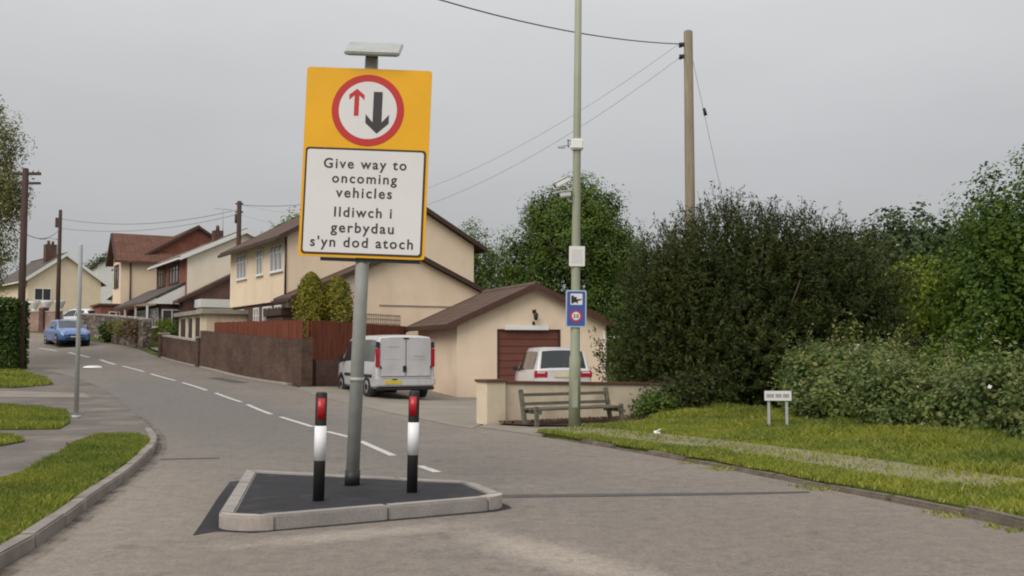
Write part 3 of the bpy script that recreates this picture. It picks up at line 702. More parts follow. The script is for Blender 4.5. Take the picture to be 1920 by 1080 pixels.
text_mesh('lettering', '30', 0, .188, -.0075, M_CHAR, pl, .10, .075, .02)
p = on_col(3.12)
nb = thing('notice_plate', 'blank white rectangular plate on the lamp column above the blue sign', 'sign', (p[0] + .01, p[1] - .10, p[2] - .19), ry=R(.75))
plate(-.145, .145, 0, .37, 0, .012, .015).build('plate', M_SWHITE, nb)
plate(-.10, .10, .06, .31, -.003, 0, .01).build('faded_print', surf('faded_print', (.60, .59, .57), .08, 14), nb)
MB().b2((-.11, .012, .1), (.11, .03, .14)).b2((-.11, .012, .24), (.11, .03, .28)).build('clip', M_GALV, nb)
def cctv(z, yaw, pitch, label, sz):
    p = on_col(z)
    c = thing('security_camera', label, 'camera', (p[0] - .07, p[1] - .02, p[2]), R(yaw), 'white cameras on the lamp column')
    MB().tube([(0.02, 0, -.05), (-.08, 0, -.05), (-.14, 0, .02)], .022, 8).build('bracket', M_GPOST, c)
    rm = Matrix.Rotation(R(pitch), 3, 'Y')
    bd = MB().box((-.2, 0, .07), (.30 * sz, .12, .10), rm).build('housing', M_WHITE, c, bevel=.02)
    MB().box(Vector((-.21, 0, .132)), (.34 * sz, .145, .015), rm).build('sun_shield', M_WHITE, bd)
    q = Vector((-.2, 0, .07)) + rm @ Vector((-.155 * sz, 0, 0))
    MB().tube([q, q + rm @ Vector((-.012, 0, 0))], .038, 12).build('lens', M_BLK, bd)
cctv(4.42, 10, -28, 'upper white security camera of the lamp column pair, tilted with a sun shield', 1.0)
cctv(4.18, 35, -10, 'lower white security camera of the lamp column pair, tucked beside the shaft', .85)
p = on_col(5.20)
jb = thing('antenna_box', 'white box with two small aerial arms clamped high on lamp column', 'equipment box', (p[0], p[1], p[2]), ry=R(.75))
MB().b2((-.115, -.13, -.1), (.115, .09, .1)).build('box_body', M_WHITE, jb, bevel=.025)
MB().tube([(-.11, -.05, .02), (-.2, -.05, -.02), (-.36, -.06, -.05)], .013, 8).build('aerial', M_GPOST, jb)
MB().b2((-.36, -.09, -.075), (-.22, -.03, -.045)).build('aerial_panel', M_GPOST, jb)
MB().tube([(-.1, -.03, .05), (-.17, -.04, .09), (-.16, -.04, -.06)], .012, 8).build('aerial', M_BLK, jb)

# ------------------------------------------------------------------ bench
bl, br_ = Vector((.34, 18.85)), Vector((2.08, 19.9)); bd_ = br_ - bl; BL = bd_.length
bz = h(1.2, 19.3) + .04
bench = thing('park_bench', 'weathered wooden slatted bench behind the lamp column', 'bench', (*((bl + br_) / 2), bz), math.atan2(bd_.y, bd_.x))
HB = BL / 2
for z_, y_, t in ((.56, .30, .06), (.39, .24, .06)):
    MB().box((0, y_, z_), (BL + .06, .035, t)).build('back_slat', M_BENCH, bench, bevel=.006)
for k in range(3):
    MB().box((0, -.18 + k * .17, .30), (BL + .02, .13, .04)).build('seat_slat', M_BENCH, bench, bevel=.006)
for s_ in (-1, 1):
    MB().bar((s_ * HB, .16, -.05), (s_ * HB, .34, .66), .075, .08).build('rear_leg', M_BENCH, bench, bevel=.008)
    MB().bar((s_ * (HB - .02), -.22, -.05), (s_ * (HB - .02), -.2, .36), .075, .07).build('front_leg', M_BENCH, bench, bevel=.008)
    MB().bar((s_ * (HB - .09), -.24, .245), (s_ * (HB - .09), .26, .245), .06, .07).build('seat_bearer', M_BENCH, bench)

# ------------------------------------------------------------------ generic wall run
def wall_run(name, label, pts, mat, hts, thick, cope=None, cope_t=.05, pillars=(), cat='wall', pil_mat=None, base=.25, bevel=0):
    """pts: [(x,y)...], hts: absolute top z per point. Local frame at the first point, x along the first leg."""
    d0 = Vector(pts[1]) - Vector(pts[0]); a0 = math.atan2(d0.y, d0.x)
    z0 = h(*pts[0])
    root = thing(name, label, cat, (*pts[0], z0), a0)
    inv = Matrix.Rotation(-a0, 3, 'Z')
    def loc(p, z): return inv @ (Vector((p[0], p[1], z)) - Vector((*pts[0], z0)))
    o1 = offset_line(pts, thick / 2); o2 = offset_line(pts, -thick / 2)
    m_ = MB()
    for i in range(len(pts) - 1):
        sub = 6
        for k in range(sub):
            f0, f1 = k / sub, (k + 1) / sub
            def pt(o, f): return Vector(o[i]).lerp(Vector(o[i + 1]), f)
            P = [pt(o1, f0), pt(o2, f0), pt(o2, f1), pt(o1, f1)]
            zt0 = hts[i] + (hts[i + 1] - hts[i]) * f0; zt1 = hts[i] + (hts[i + 1] - hts[i]) * f1
            V = [loc(q, h(*q) - base) for q in P] + [loc(P[0], zt0), loc(P[1], zt0), loc(P[2], zt1), loc(P[3], zt1)]
            F = [(4, 5, 6, 7), (0, 3, 7, 4), (1, 5, 6, 2)]
            if i == 0 and k == 0: F.append((0, 4, 5, 1))
            if i == len(pts) - 2 and k == sub - 1: F.append((2, 6, 7, 3))
            m_.add(V, F)
    w = m_.build('wall_body', mat, root)
    if cope:
        for i in range(len(pts) - 1):
            a, b_ = loc(pts[i], hts[i] + cope_t / 2 + .002), loc(pts[i + 1], hts[i + 1] + cope_t / 2 + .002)
            L = (b_ - a).length; n = max(1, round(L / .9))
            for k in range(n):
                q0, q1 = a.lerp(b_, k / n), a.lerp(b_, (k + 1) / n); dd = (q1 - q0).normalized() * .004
                MB().bar(q0 + dd, q1 - dd, thick + .07, cope_t).build('coping_stone', cope, root)
    for (x, y, zt, sz) in pillars:
        q = loc((x, y), h(x, y) - base); t = loc((x, y), zt)
        pr = MB().b2((q.x - sz / 2, q.y - sz / 2, q.z), (q.x + sz / 2, q.y + sz / 2, t.z)).build('pillar', pil_mat or mat, root)
        if cope: MB().b2((t.x - sz / 2 - .03, t.y - sz / 2 - .03, t.z + .002), (t.x + sz / 2 + .03, t.y + sz / 2 + .03, t.z + cope_t)).build('cap', cope, pr)
    return root, loc, w

wall_run('garden_wall', 'low cream rendered garden wall with brown coping behind the bench', [(-.40, 19.82), (3.05, 21.95), (4.2, 22.6)], M_GWALL, [.80, .69, .64], .2, M_COPEB, .05,
         pillars=[(-.42, 19.78, .83, .42)])

# ------------------------------------------------------------------ windows, roofs and houses
HX = Vector((.86, .51)).normalized(); HANG = math.atan2(HX.y, HX.x)
def window_x(parent, y0, y1, z0, z1, x=0.0, mull=1, frame=M_WHITE, pane=M_GLASS, sill=True, trans=True):
    """window on a wall facing -x (local)"""
    f = MB(); t = .06
    f.b2((x - .05, y0, z0), (x - .004, y1, z0 + t)).b2((x - .05, y0, z1 - t), (x - .004, y1, z1))
    f.b2((x - .05, y0, z0 + t), (x - .004, y0 + t, z1 - t)).b2((x - .05, y1 - t, z0 + t), (x - .004, y1, z1 - t))
    for k in range(1, mull + 1):
        ym = y0 + (y1 - y0) * k / (mull + 1); f.b2((x - .048, ym - .03, z0 + t), (x - .004, ym + .03, z1 - t))
    if trans: f.b2((x - .046, y0 + t, z1 - .38), (x - .004, y1 - t, z1 - .34))
    if sill: f.b2((x - .1, y0 - .05, z0 - .05), (x - .004, y1 + .05, z0 - .002))
    w = f.build('window', frame, parent)
    MB().b2((x - .02, y0 + .01, z0 + .01), (x - .006, y1 - .01, z1 - .01)).build('pane', pane, w)
def window_y(parent, x0, x1, z0, z1, y=0.0, mull=1, frame=M_WHITE, pane=M_GLASS, sill=True):
    f = MB(); t = .06
    f.b2((x0, y - .05, z0), (x1, y - .004, z0 + t)).b2((x0, y - .05, z1 - t), (x1, y - .004, z1))
    f.b2((x0, y - .05, z0 + t), (x0 + t, y - .004, z1 - t)).b2((x1 - t, y - .05, z0 + t), (x1, y - .004, z1 - t))
    for k in range(1, mull + 1):
        xm = x0 + (x1 - x0) * k / (mull + 1); f.b2((xm - .03, y - .048, z0 + t), (xm + .03, y - .004, z1 - t))
    if sill: f.b2((x0 - .05, y - .1, z0 - .05), (x1 + .05, y - .004, z0 - .002))
    w = f.build('window', frame, parent)
    MB().b2((x0 + .01, y - .02, z0 + .01), (x1 - .01, y - .006, z1 - .01)).build('pane', pane, w)
def gable_body(x0, x1, y0, y1, ze, za, z0=-1.0, xr=None):
    xr = (x0 + x1) / 2 if xr is None else xr
    return MB().prism([(x0, z0), (x1, z0), (x1, ze), (xr, za), (x0, ze)], y0, y1)
def gable_roof(parent, x0, x1, y0, y1, ze, za, mat, ov=.4, vg=.25, th=.14, barge=M_BARGE, xr=None, name='roof', gut=True, bh=.2, off=.03):
    """roof with ridge along y, two slabs, bargeboards on both gables, gutters"""
    xr = (x0 + x1) / 2 if xr is None else xr
    sL = (za - ze) / (xr - x0); sR = (za - ze) / (x1 - xr)
    zl, zr = ze - sL * ov, ze - sR * ov
    m_ = MB().prism([(x0 - ov, zl + off), (xr, za + off), (x1 + ov, zr + off), (x1 + ov, zr + off + th), (xr, za + off + th), (x0 - ov, zl + off + th)], y0 - vg, y1 + vg)
    rf = m_.build(name, mat, parent)
    MB().prism([(xr - .14, za + off + th - .05), (xr + .14, za + off + th - .05), (xr, za + off + th + .07)], y0 - vg - .004, y1 + vg + .004).build('ridge', mat, rf)
    for (ya_, yb_) in ((y0 - vg - .035, y0 - vg - .003), (y1 + vg + .003, y1 + vg + .035)):
        MB().prism([(x0 - ov, zl + off + th + .02 - bh), (xr, za + off + th + .02 - bh), (xr, za + off + th + .02), (x0 - ov, zl + off + th + .02)], ya_, yb_).build('bargeboard', barge, rf)
        MB().prism([(xr, za + off + th + .02 - bh), (x1 + ov, zr + off + th + .02 - bh), (x1 + ov, zr + off + th + .02), (xr, za + off + th + .02)], ya_, yb_).build('bargeboard', barge, rf)
    if gut:
        for x_, z_, s_ in ((x0 - ov, zl + off, -1), (x1 + ov, zr + off, 1)):
            MB().b2((min(x_ + s_ * .003, x_ + s_ * .11), y0 - vg, z_ - .05), (max(x_ + s_ * .003, x_ + s_ * .11), y1 + vg, z_ + .06)).build('gutter', barge, rf)
    return rf

# --- house 1: long cream house by the brown fence
h1 = thing('house', 'cream rendered two storey house with brown roof behind the sign and the red fence', 'house', (-9.15, 40, .5), HANG, 'houses along the road')
W1, L1, e1, a1 = 8.63, 8.7, 5.62, 7.95
gable_body(0, W1, 0, L1, e1, a1, 2.95).build('upper_wall', M_CREAM, h1)
MB().b2((.12, .12, -1), (W1 - .12, L1 - .12, 2.945)).build('lower_wall', M_BRICKD, h1)
gable_roof(h1, 0, W1, 0, L1, e1, a1, M_ROOFB, ov=.45, vg=.3)
window_x(h1, 5.8, 7.5, 4.2, 5.35, mull=2, pane=M_CURT); window_x(h1, 3.3, 4.25, 4.2, 5.35, mull=1, pane=M_CURT); window_x(h1, .5, 2.25, 4.2, 5.35, mull=2, pane=M_CURT)
for y0_, y1_ in ((6.6, 7.7), (4.2, 5.0), (2.3, 3.6), (1.0, 1.9)): window_x(h1, y0_, y1_, 2.0, 2.8, x=.12, mull=1, pane=M_CURT)
MB().tube([(-.07, -.02, 3.0), (-.07, -.02, e1 - .1)], .045, 8).build('downpipe', M_BARGE, h1)
ex = gable_body(0, W1, -2.0, -.004, 3.05, 4.95, -1.2).build('extension_wall', M_CREAM, h1)
gable_roof(h1, 0, W1, -2.0, -.3, 3.05, 4.95, M_ROOFB, ov=.55, vg=.25, name='extension_roof')
MB().b2((3.2, -2.03, 2.72), (W1, -2.004, 2.77)).build('string_course', M_COPE, h1)
MB().b2((-.6, -1.2, 2.3), (-.004, 1.2, 2.6)).build('porch_roof', M_BARGE, h1)
MB().b2((-.5, -1.1, -.5), (-.004, 1.1, 2.296)).build('porch_wall', M_BRICKD, h1)

# --- house 2: white gable with red brick front
h2 = thing('house', 'white gabled house with red brick front and tiled porch beyond the cream house', 'house', (-18.5, 56, 2.0), HANG, 'houses along the road')
W2, L2, e2, a2 = 6.6, 8.5, 4.75, 6.3
MB().prism([(.01, -1), (W2, -1), (W2, e2), (W2 / 2, a2), (.01, e2)], 0, L2).build('wall', M_CREAM2, h2)
MB().b2((-.03, 0.0, -1), (.008, L2, e2 - .02)).build('front_wall', M_BRICKR, h2)
rf2 = gable_roof(h2, 0, W2, 0, L2, e2, a2, M_ROOFG, ov=.45, vg=.25, barge=M_WHITE, bh=.26)
window_x(h2, 2.0, 4.5, 3.35, 4.5, x=-.03, mull=2, frame=M_BARGE, pane=M_GLASS); window_x(h2, 5.7, 7.9, 3.35, 4.5, x=-.03, mull=2, frame=M_BARGE, pane=M_GLASS)
ch = MB().b2((3.0, 6.2, a2 - .2), (3.6, 6.8, a2 + .75)).build('chimney', M_BRICKD, rf2)
MB().tube([(3.3, 6.5, a2 + .75), (3.3, 6.5, a2 + 1.1)], [.13, .10], 10).build('chimney_pot', M_COPEB, rf2)
ae = MB().tube([(3.65, 6.6, a2 + .3), (3.65, 6.6, a2 + 2.3)], .025, 6); ae.tube([(3.1, 6.6, a2 + 2.2), (4.2, 6.6, a2 + 2.2)], .018, 6)
for k in range(6): ae.bar((3.2 + k * .18, 6.4, a2 + 2.2), (3.2 + k * .18, 6.8, a2 + 2.2), .015, .015)
ae.build('aerial', M_GPOST, rf2)
# porch along the front
pr = MB().add([(-2.2, .2, 2.0), (-2.2, 11, 2.0), (-.035, 11, 3.15), (-.035, .2, 3.15), (-2.2, .2, 2.14), (-2.2, 11, 2.14), (-.035, 11, 3.3), (-.035, .2, 3.3)],
              [(0, 1, 2, 3), (4, 7, 6, 5), (0, 4, 5, 1), (1, 5, 6, 2), (2, 6, 7, 3), (3, 7, 4, 0)]).build('porch_roof', M_ROOFG, h2)
MB().prism([(-2.1, 2.0), (-.035, 2.0), (-.035, 3.1)], .22, .28).build('porch_gable', M_WHITE, h2)
MB().b2((-1.3, .4, -1), (-.035, 10.8, 1.995)).build('porch_wall', M_BRICKD, h2)
window_x(h2, 1.0, 3.4, .7, 1.8, x=-1.3, mull=2); window_x(h2, 5.0, 7.4, .7, 1.8, x=-1.3, mull=2)
for y_ in (.35, 3.9, 7.5, 10.8): MB().b2((-2.1, y_ - .05, -1), (-2.0, y_ + .05, 1.99)).build('porch_post', M_WHITE, h2)
window_y(h2, -1.25, -.15, .6, 1.7, y=.4, mull=1)
# brick side extension with lean roof and flat porch
gable_body(-.4, 7.0, -1.0, -.004, 2.15, 4.1, -1).build('side_wall', M_BRICKD, h2)
gable_roof(h2, -.4, 7.0, -1.0, -.25, 2.15, 4.1, M_ROOFR, ov=.35, vg=.2, name='side_roof', gut=False)
MB().b2((.2, -2.6, 1.75), (3.2, -1.02, 2.2)).build('flat_roof', M_WHITE, h2)
MB().b2((.3, -2.5, -1), (3.1, -1.02, 1.745)).build('annexe_wall', M_CREAM2, h2)
MB().b2((.34, -2.54, -.5), (.95, -2.505, 1.6)).build('annexe_door', M_RED, h2)
window_y(h2, 1.0, 1.9, .4, 1.6, y=-2.5, mull=1)

# --- house 3: red brick with cream projecting wing
h3 = thing('house', 'red brick house with rust tiled roof and cream projecting wing farther up the road', 'house', (-24.7, 66, 3.0), HANG, 'houses along the road')
gable_body(0, 7, 0, 10, 4.6, 6.75, -1.5).build('wall', M_BRICKR, h3)
gable_roof(h3, 0, 7, 0, 10, 4.6, 6.75, M_ROOFR, ov=.4, vg=.25)
wg = MB().add([(-1.5, -.35, 1.3), (-1.5, 2.75, 1.3), (-1.5, 2.75, 4.45), (-1.5, 1.2, 6.0), (-1.5, -.35, 4.45), (1.5, -.35, 1.3), (1.5, 2.75, 1.3), (1.5, 2.75, 4.45), (1.5, 1.2, 6.0), (1.5, -.35, 4.45)],
              [(0, 1, 2, 3, 4), (9, 8, 7, 6, 5), (0, 5, 6, 1), (1, 6, 7, 2), (2, 7, 8, 3), (3, 8, 9, 4), (4, 9, 5, 0)]).build('wing_wall', M_CREAM, h3)
wr = MB()
for y_, s_ in ((-.75, 1), (3.15, -1)):
    wr.add([(-1.9, y_, 4.12), (2.9, y_, 4.12), (2.9, 1.2, 6.1), (-1.9, 1.2, 6.1), (-1.9, y_, 4.27), (2.9, y_, 4.27), (2.9, 1.2, 6.25), (-1.9, 1.2, 6.25)], [(0, 1, 2, 3), (4, 7, 6, 5), (0, 4, 5, 1), (1, 5, 6, 2), (2, 6, 7, 3), (3, 7, 4, 0)])
wr.build('wing_roof', M_ROOFR, h3)
for y_ in (-.75, 3.15): MB().bar((-1.93, y_, 4.15), (-1.93, 1.2, 6.13), .04, .28).build('bargeboard', M_BARGE, h3)
MB().prism([(0, 0), (1, 0), (.5, .5)], 0, .01)
MB().add([(-1.53, -.2, 4.5), (-1.53, 2.6, 4.5), (-1.53, 1.2, 5.85), (-1.504, -.2, 4.5), (-1.504, 2.6, 4.5), (-1.504, 1.2, 5.85)], [(0, 1, 2), (3, 5, 4), (0, 3, 4, 1), (1, 4, 5, 2), (2, 5, 3, 0)]).build('gable_cladding', M_WHITE, h3)
window_x(h3, .4, 2.1, 2.6, 4.1, x=-1.5, mull=1, frame=M_BARGE)
MB().b2((-2.7, -.4, -1.5), (-.005, 3.4, 1.29)).build('lower_wall', M_BRICKR, h3)
MB().b2((-2.85, -.5, 1.295), (-1.51, 3.5, 1.42)).build('lower_roof', M_ROOFR, h3)
window_y(h3, -2.2, -1.5, -.2, .9, y=-.4, mull=0); MB().b2((-1.1, -.44, -1.4), (-.4, -.405, .8)).build('door', M_GDOOR, h3)
MB().tube([(-.9, -.4, 1.3), (-.9, -.4, 4.3)], .05, 8).build('downpipe', M_COPEB, h3)

# --- bungalow on the crest
H4 = Vector((.77, .64)).normalized()
h4 = thing('bungalow', 'peach gabled bungalow with white bargeboards and chimney at the top of the road', 'house', (-40.9, 83.1, 4.4), math.atan2(H4.y, H4.x), 'houses along the road')
gable_body(0, 6, 0, 11, 3.0, 5.15, -2).build('wall', M_PEACH, h4)
rf4 = gable_roof(h4, 0, 6, 0, 11, 3.0, 5.15, M_ROOFG, ov=.5, vg=.3, barge=M_WHITE, bh=.3)
ch = MB().b2((1.9, 2.0, 4.2), (2.8, 2.8, 6.2)).build('chimney', M_BRICKD, rf4)
MB().tube([(2.2, 2.4, 6.2), (2.2, 2.4, 6.55)], .12, 8).tube([(2.55, 2.4, 6.2), (2.55, 2.4, 6.5)], .12, 8).build('chimney_pot', M_COPEB, rf4)
window_y(h4, .55, 1.9, 1.15, 2.2, mull=1, pane=M_GLASS)
# --- two small far houses between
h5 = thing('house', 'small pale house with a dark roof seen far beyond the bungalow', 'house', (-47.2, 112, 6.8), HANG, 'houses along the road')
gable_body(0, 5, 0, 7, 4.2, 5.6, -2).build('wall', M_SWHITE, h5); gable_roof(h5, 0, 5, 0, 7, 4.2, 5.6, M_ROOFG, ov=.3, vg=.2); window_y(h5, 1.6, 2.6, 2.2, 3.4)
h6 = thing('house', 'low cream house with grey roof and white bargeboard left of the brick house', 'house', (-30.9, 76, 3.6), math.atan2(.25, .97), 'houses along the road')
gable_body(0, 3.4, 0, 7, 1.9, 3.6, -2, xr=2.3).build('wall', M_CREAM2, h6); gable_roof(h6, 0, 3.4, 0, 7, 1.9, 3.6, M_ROOFG, ov=.3, vg=.2, barge=M_WHITE, xr=2.3)
window_y(h6, .6, 1.4, .3, 1.3)

# --- garage
GA = R(20)
gz = -.24
gr = thing('garage', 'cream rendered garage with brown tiled roof and brown door behind the white car', 'garage', (-1.92, 34.5, gz), GA)
GW, GL, ge, ga = 5.75, 5.4, 2.62, 3.92
dx0, dx1, dz1 = 1.48, 3.93, 2.42
gwm = MB()
gwm.prism([(0, -.4), (dx0, -.4), (dx0, dz1), (dx1, dz1), (dx1, -.4), (GW, -.4), (GW, ge), (GW / 2, ga), (0, ge)], 0, .2)
gwm.b2((0, .203, -.4), (.2, GL, ge - .002)).b2((GW - .2, .203, -.4), (GW, GL, ge - .002))
gwm.prism([(.203, -.4), (GW - .203, -.4), (GW - .203, ge), (GW / 2, ga - .1), (.203, ge)], GL - .2, GL - .004)
gwm.build('wall', M_GARW, gr)
gable_roof(gr, 0, GW, 0, GL, ge, ga, M_ROOFB, ov=.42, vg=.28, th=.12, bh=.24, barge=surf('barge_reddish', (.085, .042, .03), .15, 3, .65))
dr = MB().b2((dx0 + .003, .10, -.3), (dx1 - .003, .13, dz1 - .003)).build('garage_door', M_GDOOR, gr)
npn = 9
for k in range(npn):
    z0_, z1_ = k * (dz1 - .1) / npn, (k + 1) * (dz1 - .1) / npn
    MB().b2((dx0 + .07, .078, z0_ + .012), (dx1 - .07, .098, z1_ - .012)).build('panel', M_GDOOR, dr, bevel=.005, segs=1)
for x0_, x1_ in ((dx0, dx0 + .07), (dx1 - .07, dx1)): MB().b2((x0_ + .004, .02, -.2), (x1_ - .002, .0985, dz1 - .004)).build('door_frame', M_BARGE, gr)
MB().b2((dx0 + .28, -.09, dz1 - .03), (dx1 - .5, -.004, dz1 + .13)).build('white_awning', M_WHITE, gr, bevel=.01)
lt = MB().b2((2.82, -.03, 3.0), (2.94, -.004, 3.12)).tube([(2.88, -.02, 3.06), (2.88, -.16, 3.12), (2.88, -.2, 3.02)], .018, 8).build('lantern_bracket', M_BLK, gr)
MB().tube([(2.88, -.2, 2.74), (2.88, -.2, 2.82), (2.88, -.2, 2.96), (2.88, -.2, 3.03)], [.05, .075, .095, .02], 8).build('lantern', M_BLK, gr)
MB().b2((2.82, -.06, 2.58), (2.9, -.004, 2.70)).build('sensor', M_BLK, gr)
MB().tube([(GW - .1, -.05, -.3), (GW - .1, -.05, ge - .2)], .035, 8).build('downpipe', M_WHITE, gr)

# ------------------------------------------------------------------ walls and fences left of the drive
R1, R2, R25, R3 = (-7.06, 33.55), (-12.35, 41.0), (-13.2, 42.2), (-16.85, 47.8)
wall_run('brick_wall', 'long brown brick roadside wall carrying the red board fence', [R1, R2, R25], M_BRICKB, [h(*R1) + 1.55, h(*R2) + 1.55, h(*R25) + 1.55], .24, None, pillars=[(-7.0, 33.4, h(*R1) + 1.62, .4)])
wall_run('brick_wall', 'low brown brick wall in front of the flat roofed outbuilding', [(-13.35, 42.42), R3], M_BRICKB, [h(-13.4, 42.5) + 1.05, h(*R3) + 1.0], .24, M_COPE, .08,
         pillars=[(-13.3, 42.35, h(-13.4, 42.5) + 1.2, .42), (-16.85, 47.8, h(*R3) + 1.1, .42)])
R5 = (-4.25, 39.5)
wall_run('brick_wall', 'dark red brick return wall beneath the tall fence behind the van', [(-6.78, 33.85), R5], M_BRICKD, [h(*R1) + .88, h(*R5) + 1.1], .2)
def board_fence(label, a, b_, zb, zt, bw=.15, th=.02, gap=.006, rail=True, off=0):
    a, b_ = Vector(a), Vector(b_); d = b_ - a; L = d.length; n = int(L / bw)
    t = thing('fence', label, 'fence', (a.x, a.y, 0), math.atan2(d.y, d.x), 'red stained board fences')
    me_c = {}
    for k in range(n):
        f = (k + .5) / n; z0_ = zb[0] + (zb[1] - zb[0]) * f; z1_ = zt[0] + (zt[1] - zt[0]) * f + random.uniform(-.012, .012)
        MB().b2((L * k / n + gap / 2, -th / 2 - random.uniform(0, .006), z0_), (L * (k + 1) / n - gap / 2, th / 2, z1_)).build('fence_board', M_FENCE, t)
    for q in (.2, .8):
        za_, zb_ = zb[0] + (zt[0] - zb[0]) * q, zb[1] + (zt[1] - zb[1]) * q
        MB().bar((0, .045, za_), (L, .045, zb_), .045, .08).build('rail', M_FENCE, t)
    for k in range(int(L / 2) + 1):
        f = min(1, k * 2 / L); z0_ = zb[0] + (zb[1] - zb[0]) * f; z1_ = zt[0] + (zt[1] - zt[0]) * f
        MB().b2((f * L - .045, .07, z0_ - .3), (f * L + .045, .16, z1_ - .05)).build('fence_post', M_FENCE, t)
    return t
zf = 2.46
dv = (Vector(R2) - Vector(R1)).normalized()
board_fence('low red stained board fence along the top of the roadside brick wall', R2, (R1[0] + dv.x * .1, R1[1] + dv.y * .1), (h(*R2) + 1.56, h(*R1) + 1.56), (zf + .12, zf), .15)
board_fence('tall red stained board fence running back behind the white van', (-6.85, 33.70), R5, (h(*R1) + .885, h(*R5) + 1.105), (zf, 2.38), .15)
# trellis on the fence
ta, tb = Vector((-6.85, 33.70)).lerp(Vector(R5), .5), Vector((-6.85, 33.70)).lerp(Vector(R5), .93)
tr = thing('trellis', 'pale wooden trellis strip above the fence behind the van', 'trellis', (ta.x, ta.y, 2.40), math.atan2((tb - ta).y, (tb - ta).x))
TL = (tb - ta).length
for z_ in (.03, .2, .37): MB().b2((0, -.012, z_ - .03), (TL, .0, z_ + .03)).build('lath', M_TRELL, tr)
nl = 17
for k in range(nl + 1): MB().b2((TL * k / nl - .03, .002, -.05), (TL * k / nl + .03, .014, .40)).build('lath', M_TRELL, tr)

# flat roofed outbuilding
ob = thing('outbuilding', 'small flat roofed cream outbuilding with dark openings behind the low brick wall', 'outbuilding', (-13.75, 44.4, .9), HANG)
MB().b2((.0, 0, -.6), (3.0, 5.6, 2.15)).build('wall', M_GWALL, ob)
MB().b2((-.25, -.2, 2.154), (3.2, 5.8, 2.34)).build('flat_roof', M_COPE, ob)
for y0_, y1_ in ((.9, 1.9), (2.4, 3.3), (3.8, 5.0)):
    d_ = MB().b2((-.04, y0_, -.4), (-.004, y1_, 2.0)).build('door_opening', M_BARGE, ob)
    MB().b2((-.07, y0_ - .12, -.4), (-.004, y0_ - .005, 2.1)).build('door_post', M_CREAM2, ob)

# stone walls further up
wall_run('stone_wall', 'rough stone retaining wall with pale capping below the brick house', [(-19.1, 51.7), (-21.0, 54.6), (-24.4, 59.0), (-26.9, 61.6)], M_STONE,
         [2.95, 3.15, 3.45, 3.6], .4, M_COPE, .09)
wall_run('stone_wall', 'set back stone wall beside the pale footpath gap', [(-14.7, 48.4), (-17.6, 52.9)], M_STONE, [3.15, 3.2], .35, M_COPE, .09)
wall_run('brick_wall', 'pinkish brick wall on the bend at the top of the road', [(-28.5, 62.3), (-33, 64.8), (-41, 69)], M_BRICKP, [3.78, 3.85, 4.1], .25, M_COPE, .08,
         pillars=[(-29.9, 63.0, 4.05, .42)], pil_mat=M_BRICKD)
for k, (x_, y_) in enumerate([(-29.3, 63.9), (-30.5, 64.6), (-31.6, 65.2)]):
    z_ = 3.0
    t = thing('garden_urn', ['white urn above the pink wall, closest to the telegraph pole', 'white urn above the pink wall, middle of three', 'white urn above the pink wall, closest to the hedge'][k], 'urn', (x_, y_, z_), 0, 'white urns above the wall')
    MB().tube([(0, 0, -.1), (0, 0, .9), (0, 0, 1.0), (0, 0, 1.15), (0, 0, 1.5), (0, 0, 1.58)], [.28, .22, .12, .2, .34, .36], 10).build('bowl', M_WHITE, t)
    MB().b2((-.3, -.3, -.9), (.3, .3, .1)).build('plinth', M_WHITE, t)

# ------------------------------------------------------------------ poles and wires
def wood_pole(label, x, y, ztop, r0, r1, mat, ry=0, cat='telegraph pole', z0=None):
    z_ = h(x, y) if z0 is None else z0
    t = thing('telegraph_pole', label, cat, (x, y, z_), 0, 'wooden poles carrying the wires', ry=R(ry))
    H_ = ztop - z_
    MB().tube([(0, 0, -.2), (0, 0, H_ * .5), (0, 0, H_ - .03), (0, 0, H_)], [r0, (r0 + r1) / 2, r1, r1 * .8], 14).build('shaft', mat, t)
    return t, H_
up, H_ = wood_pole('stout pale wooden telegraph pole rising behind the big dark bush', 5.27, 29, 10.98, .165, .135, M_POLEW)
for z_ in (H_ - .42, H_ - .78):
    MB().b2((-.20, -.06, z_ - .05), (-.12, .06, z_ + .05)).build('bracket', M_BLK, up)
    MB().tube([(-.24, 0, z_ - .08), (-.24, 0, z_ + .06)], [.05, .035], 8).build('insulator', M_BLK, up)
p1, H1_ = wood_pole('dark telegraph pole with a double crossarm at the end of the left hedge', -19.9, 40, 8.85, .15, .12, M_POLED, 0)
MB().b2((-.58, -.05, H1_ - .28), (.62, .05, H1_ - .17)).build('crossarm', M_POLED, p1); MB().b2((-.5, -.05, H1_ - .66), (.62, .05, H1_ - .57)).build('crossarm', M_POLED, p1)
for x_ in (-.5, -.3, .3, .52):
    MB().tube([(x_, 0, H1_ - .17), (x_, 0, H1_ - .04)], [.04, .025], 8).build('insulator', M_GPOST, p1)
p2, H2_ = wood_pole('slim dark telegraph pole with a lamp arm beside the pink wall', -28.1, 61.0, 10.1, .14, .10, M_POLED)
MB().tube([(0, 0, H2_ - 1.9), (-.5, 0, H2_ - 1.75), (-.95, 0, H2_ - 1.78)], .03, 8).build('lamp_arm', M_GPOST, p2)
MB().box((-1.05, 0, H2_ - 1.8), (.4, .16, .09)).build('lamp', M_GPOST, p2, bevel=.02)
MB().b2((-.28, -.06, H2_ - 1.1), (-.09, .06, H2_ - .5)).build('transformer_box', M_POLED, p2)
p3, H3_ = wood_pole('dark telegraph pole showing above the roofs between the two pale houses', -14.75, 53, 9.45, .15, .12, M_POLED)
for z_ in (H3_ - .15, H3_ - .6): MB().b2((-.2, -.05, z_ - .04), (.2, .05, z_ + .04)).build('bracket', M_BLK, p3)
MB().tube([(-.17, 0, H3_ - 1.2), (-.17, 0, H3_ - .7)], .07, 8).build('junction_box', M_POLED, p3)
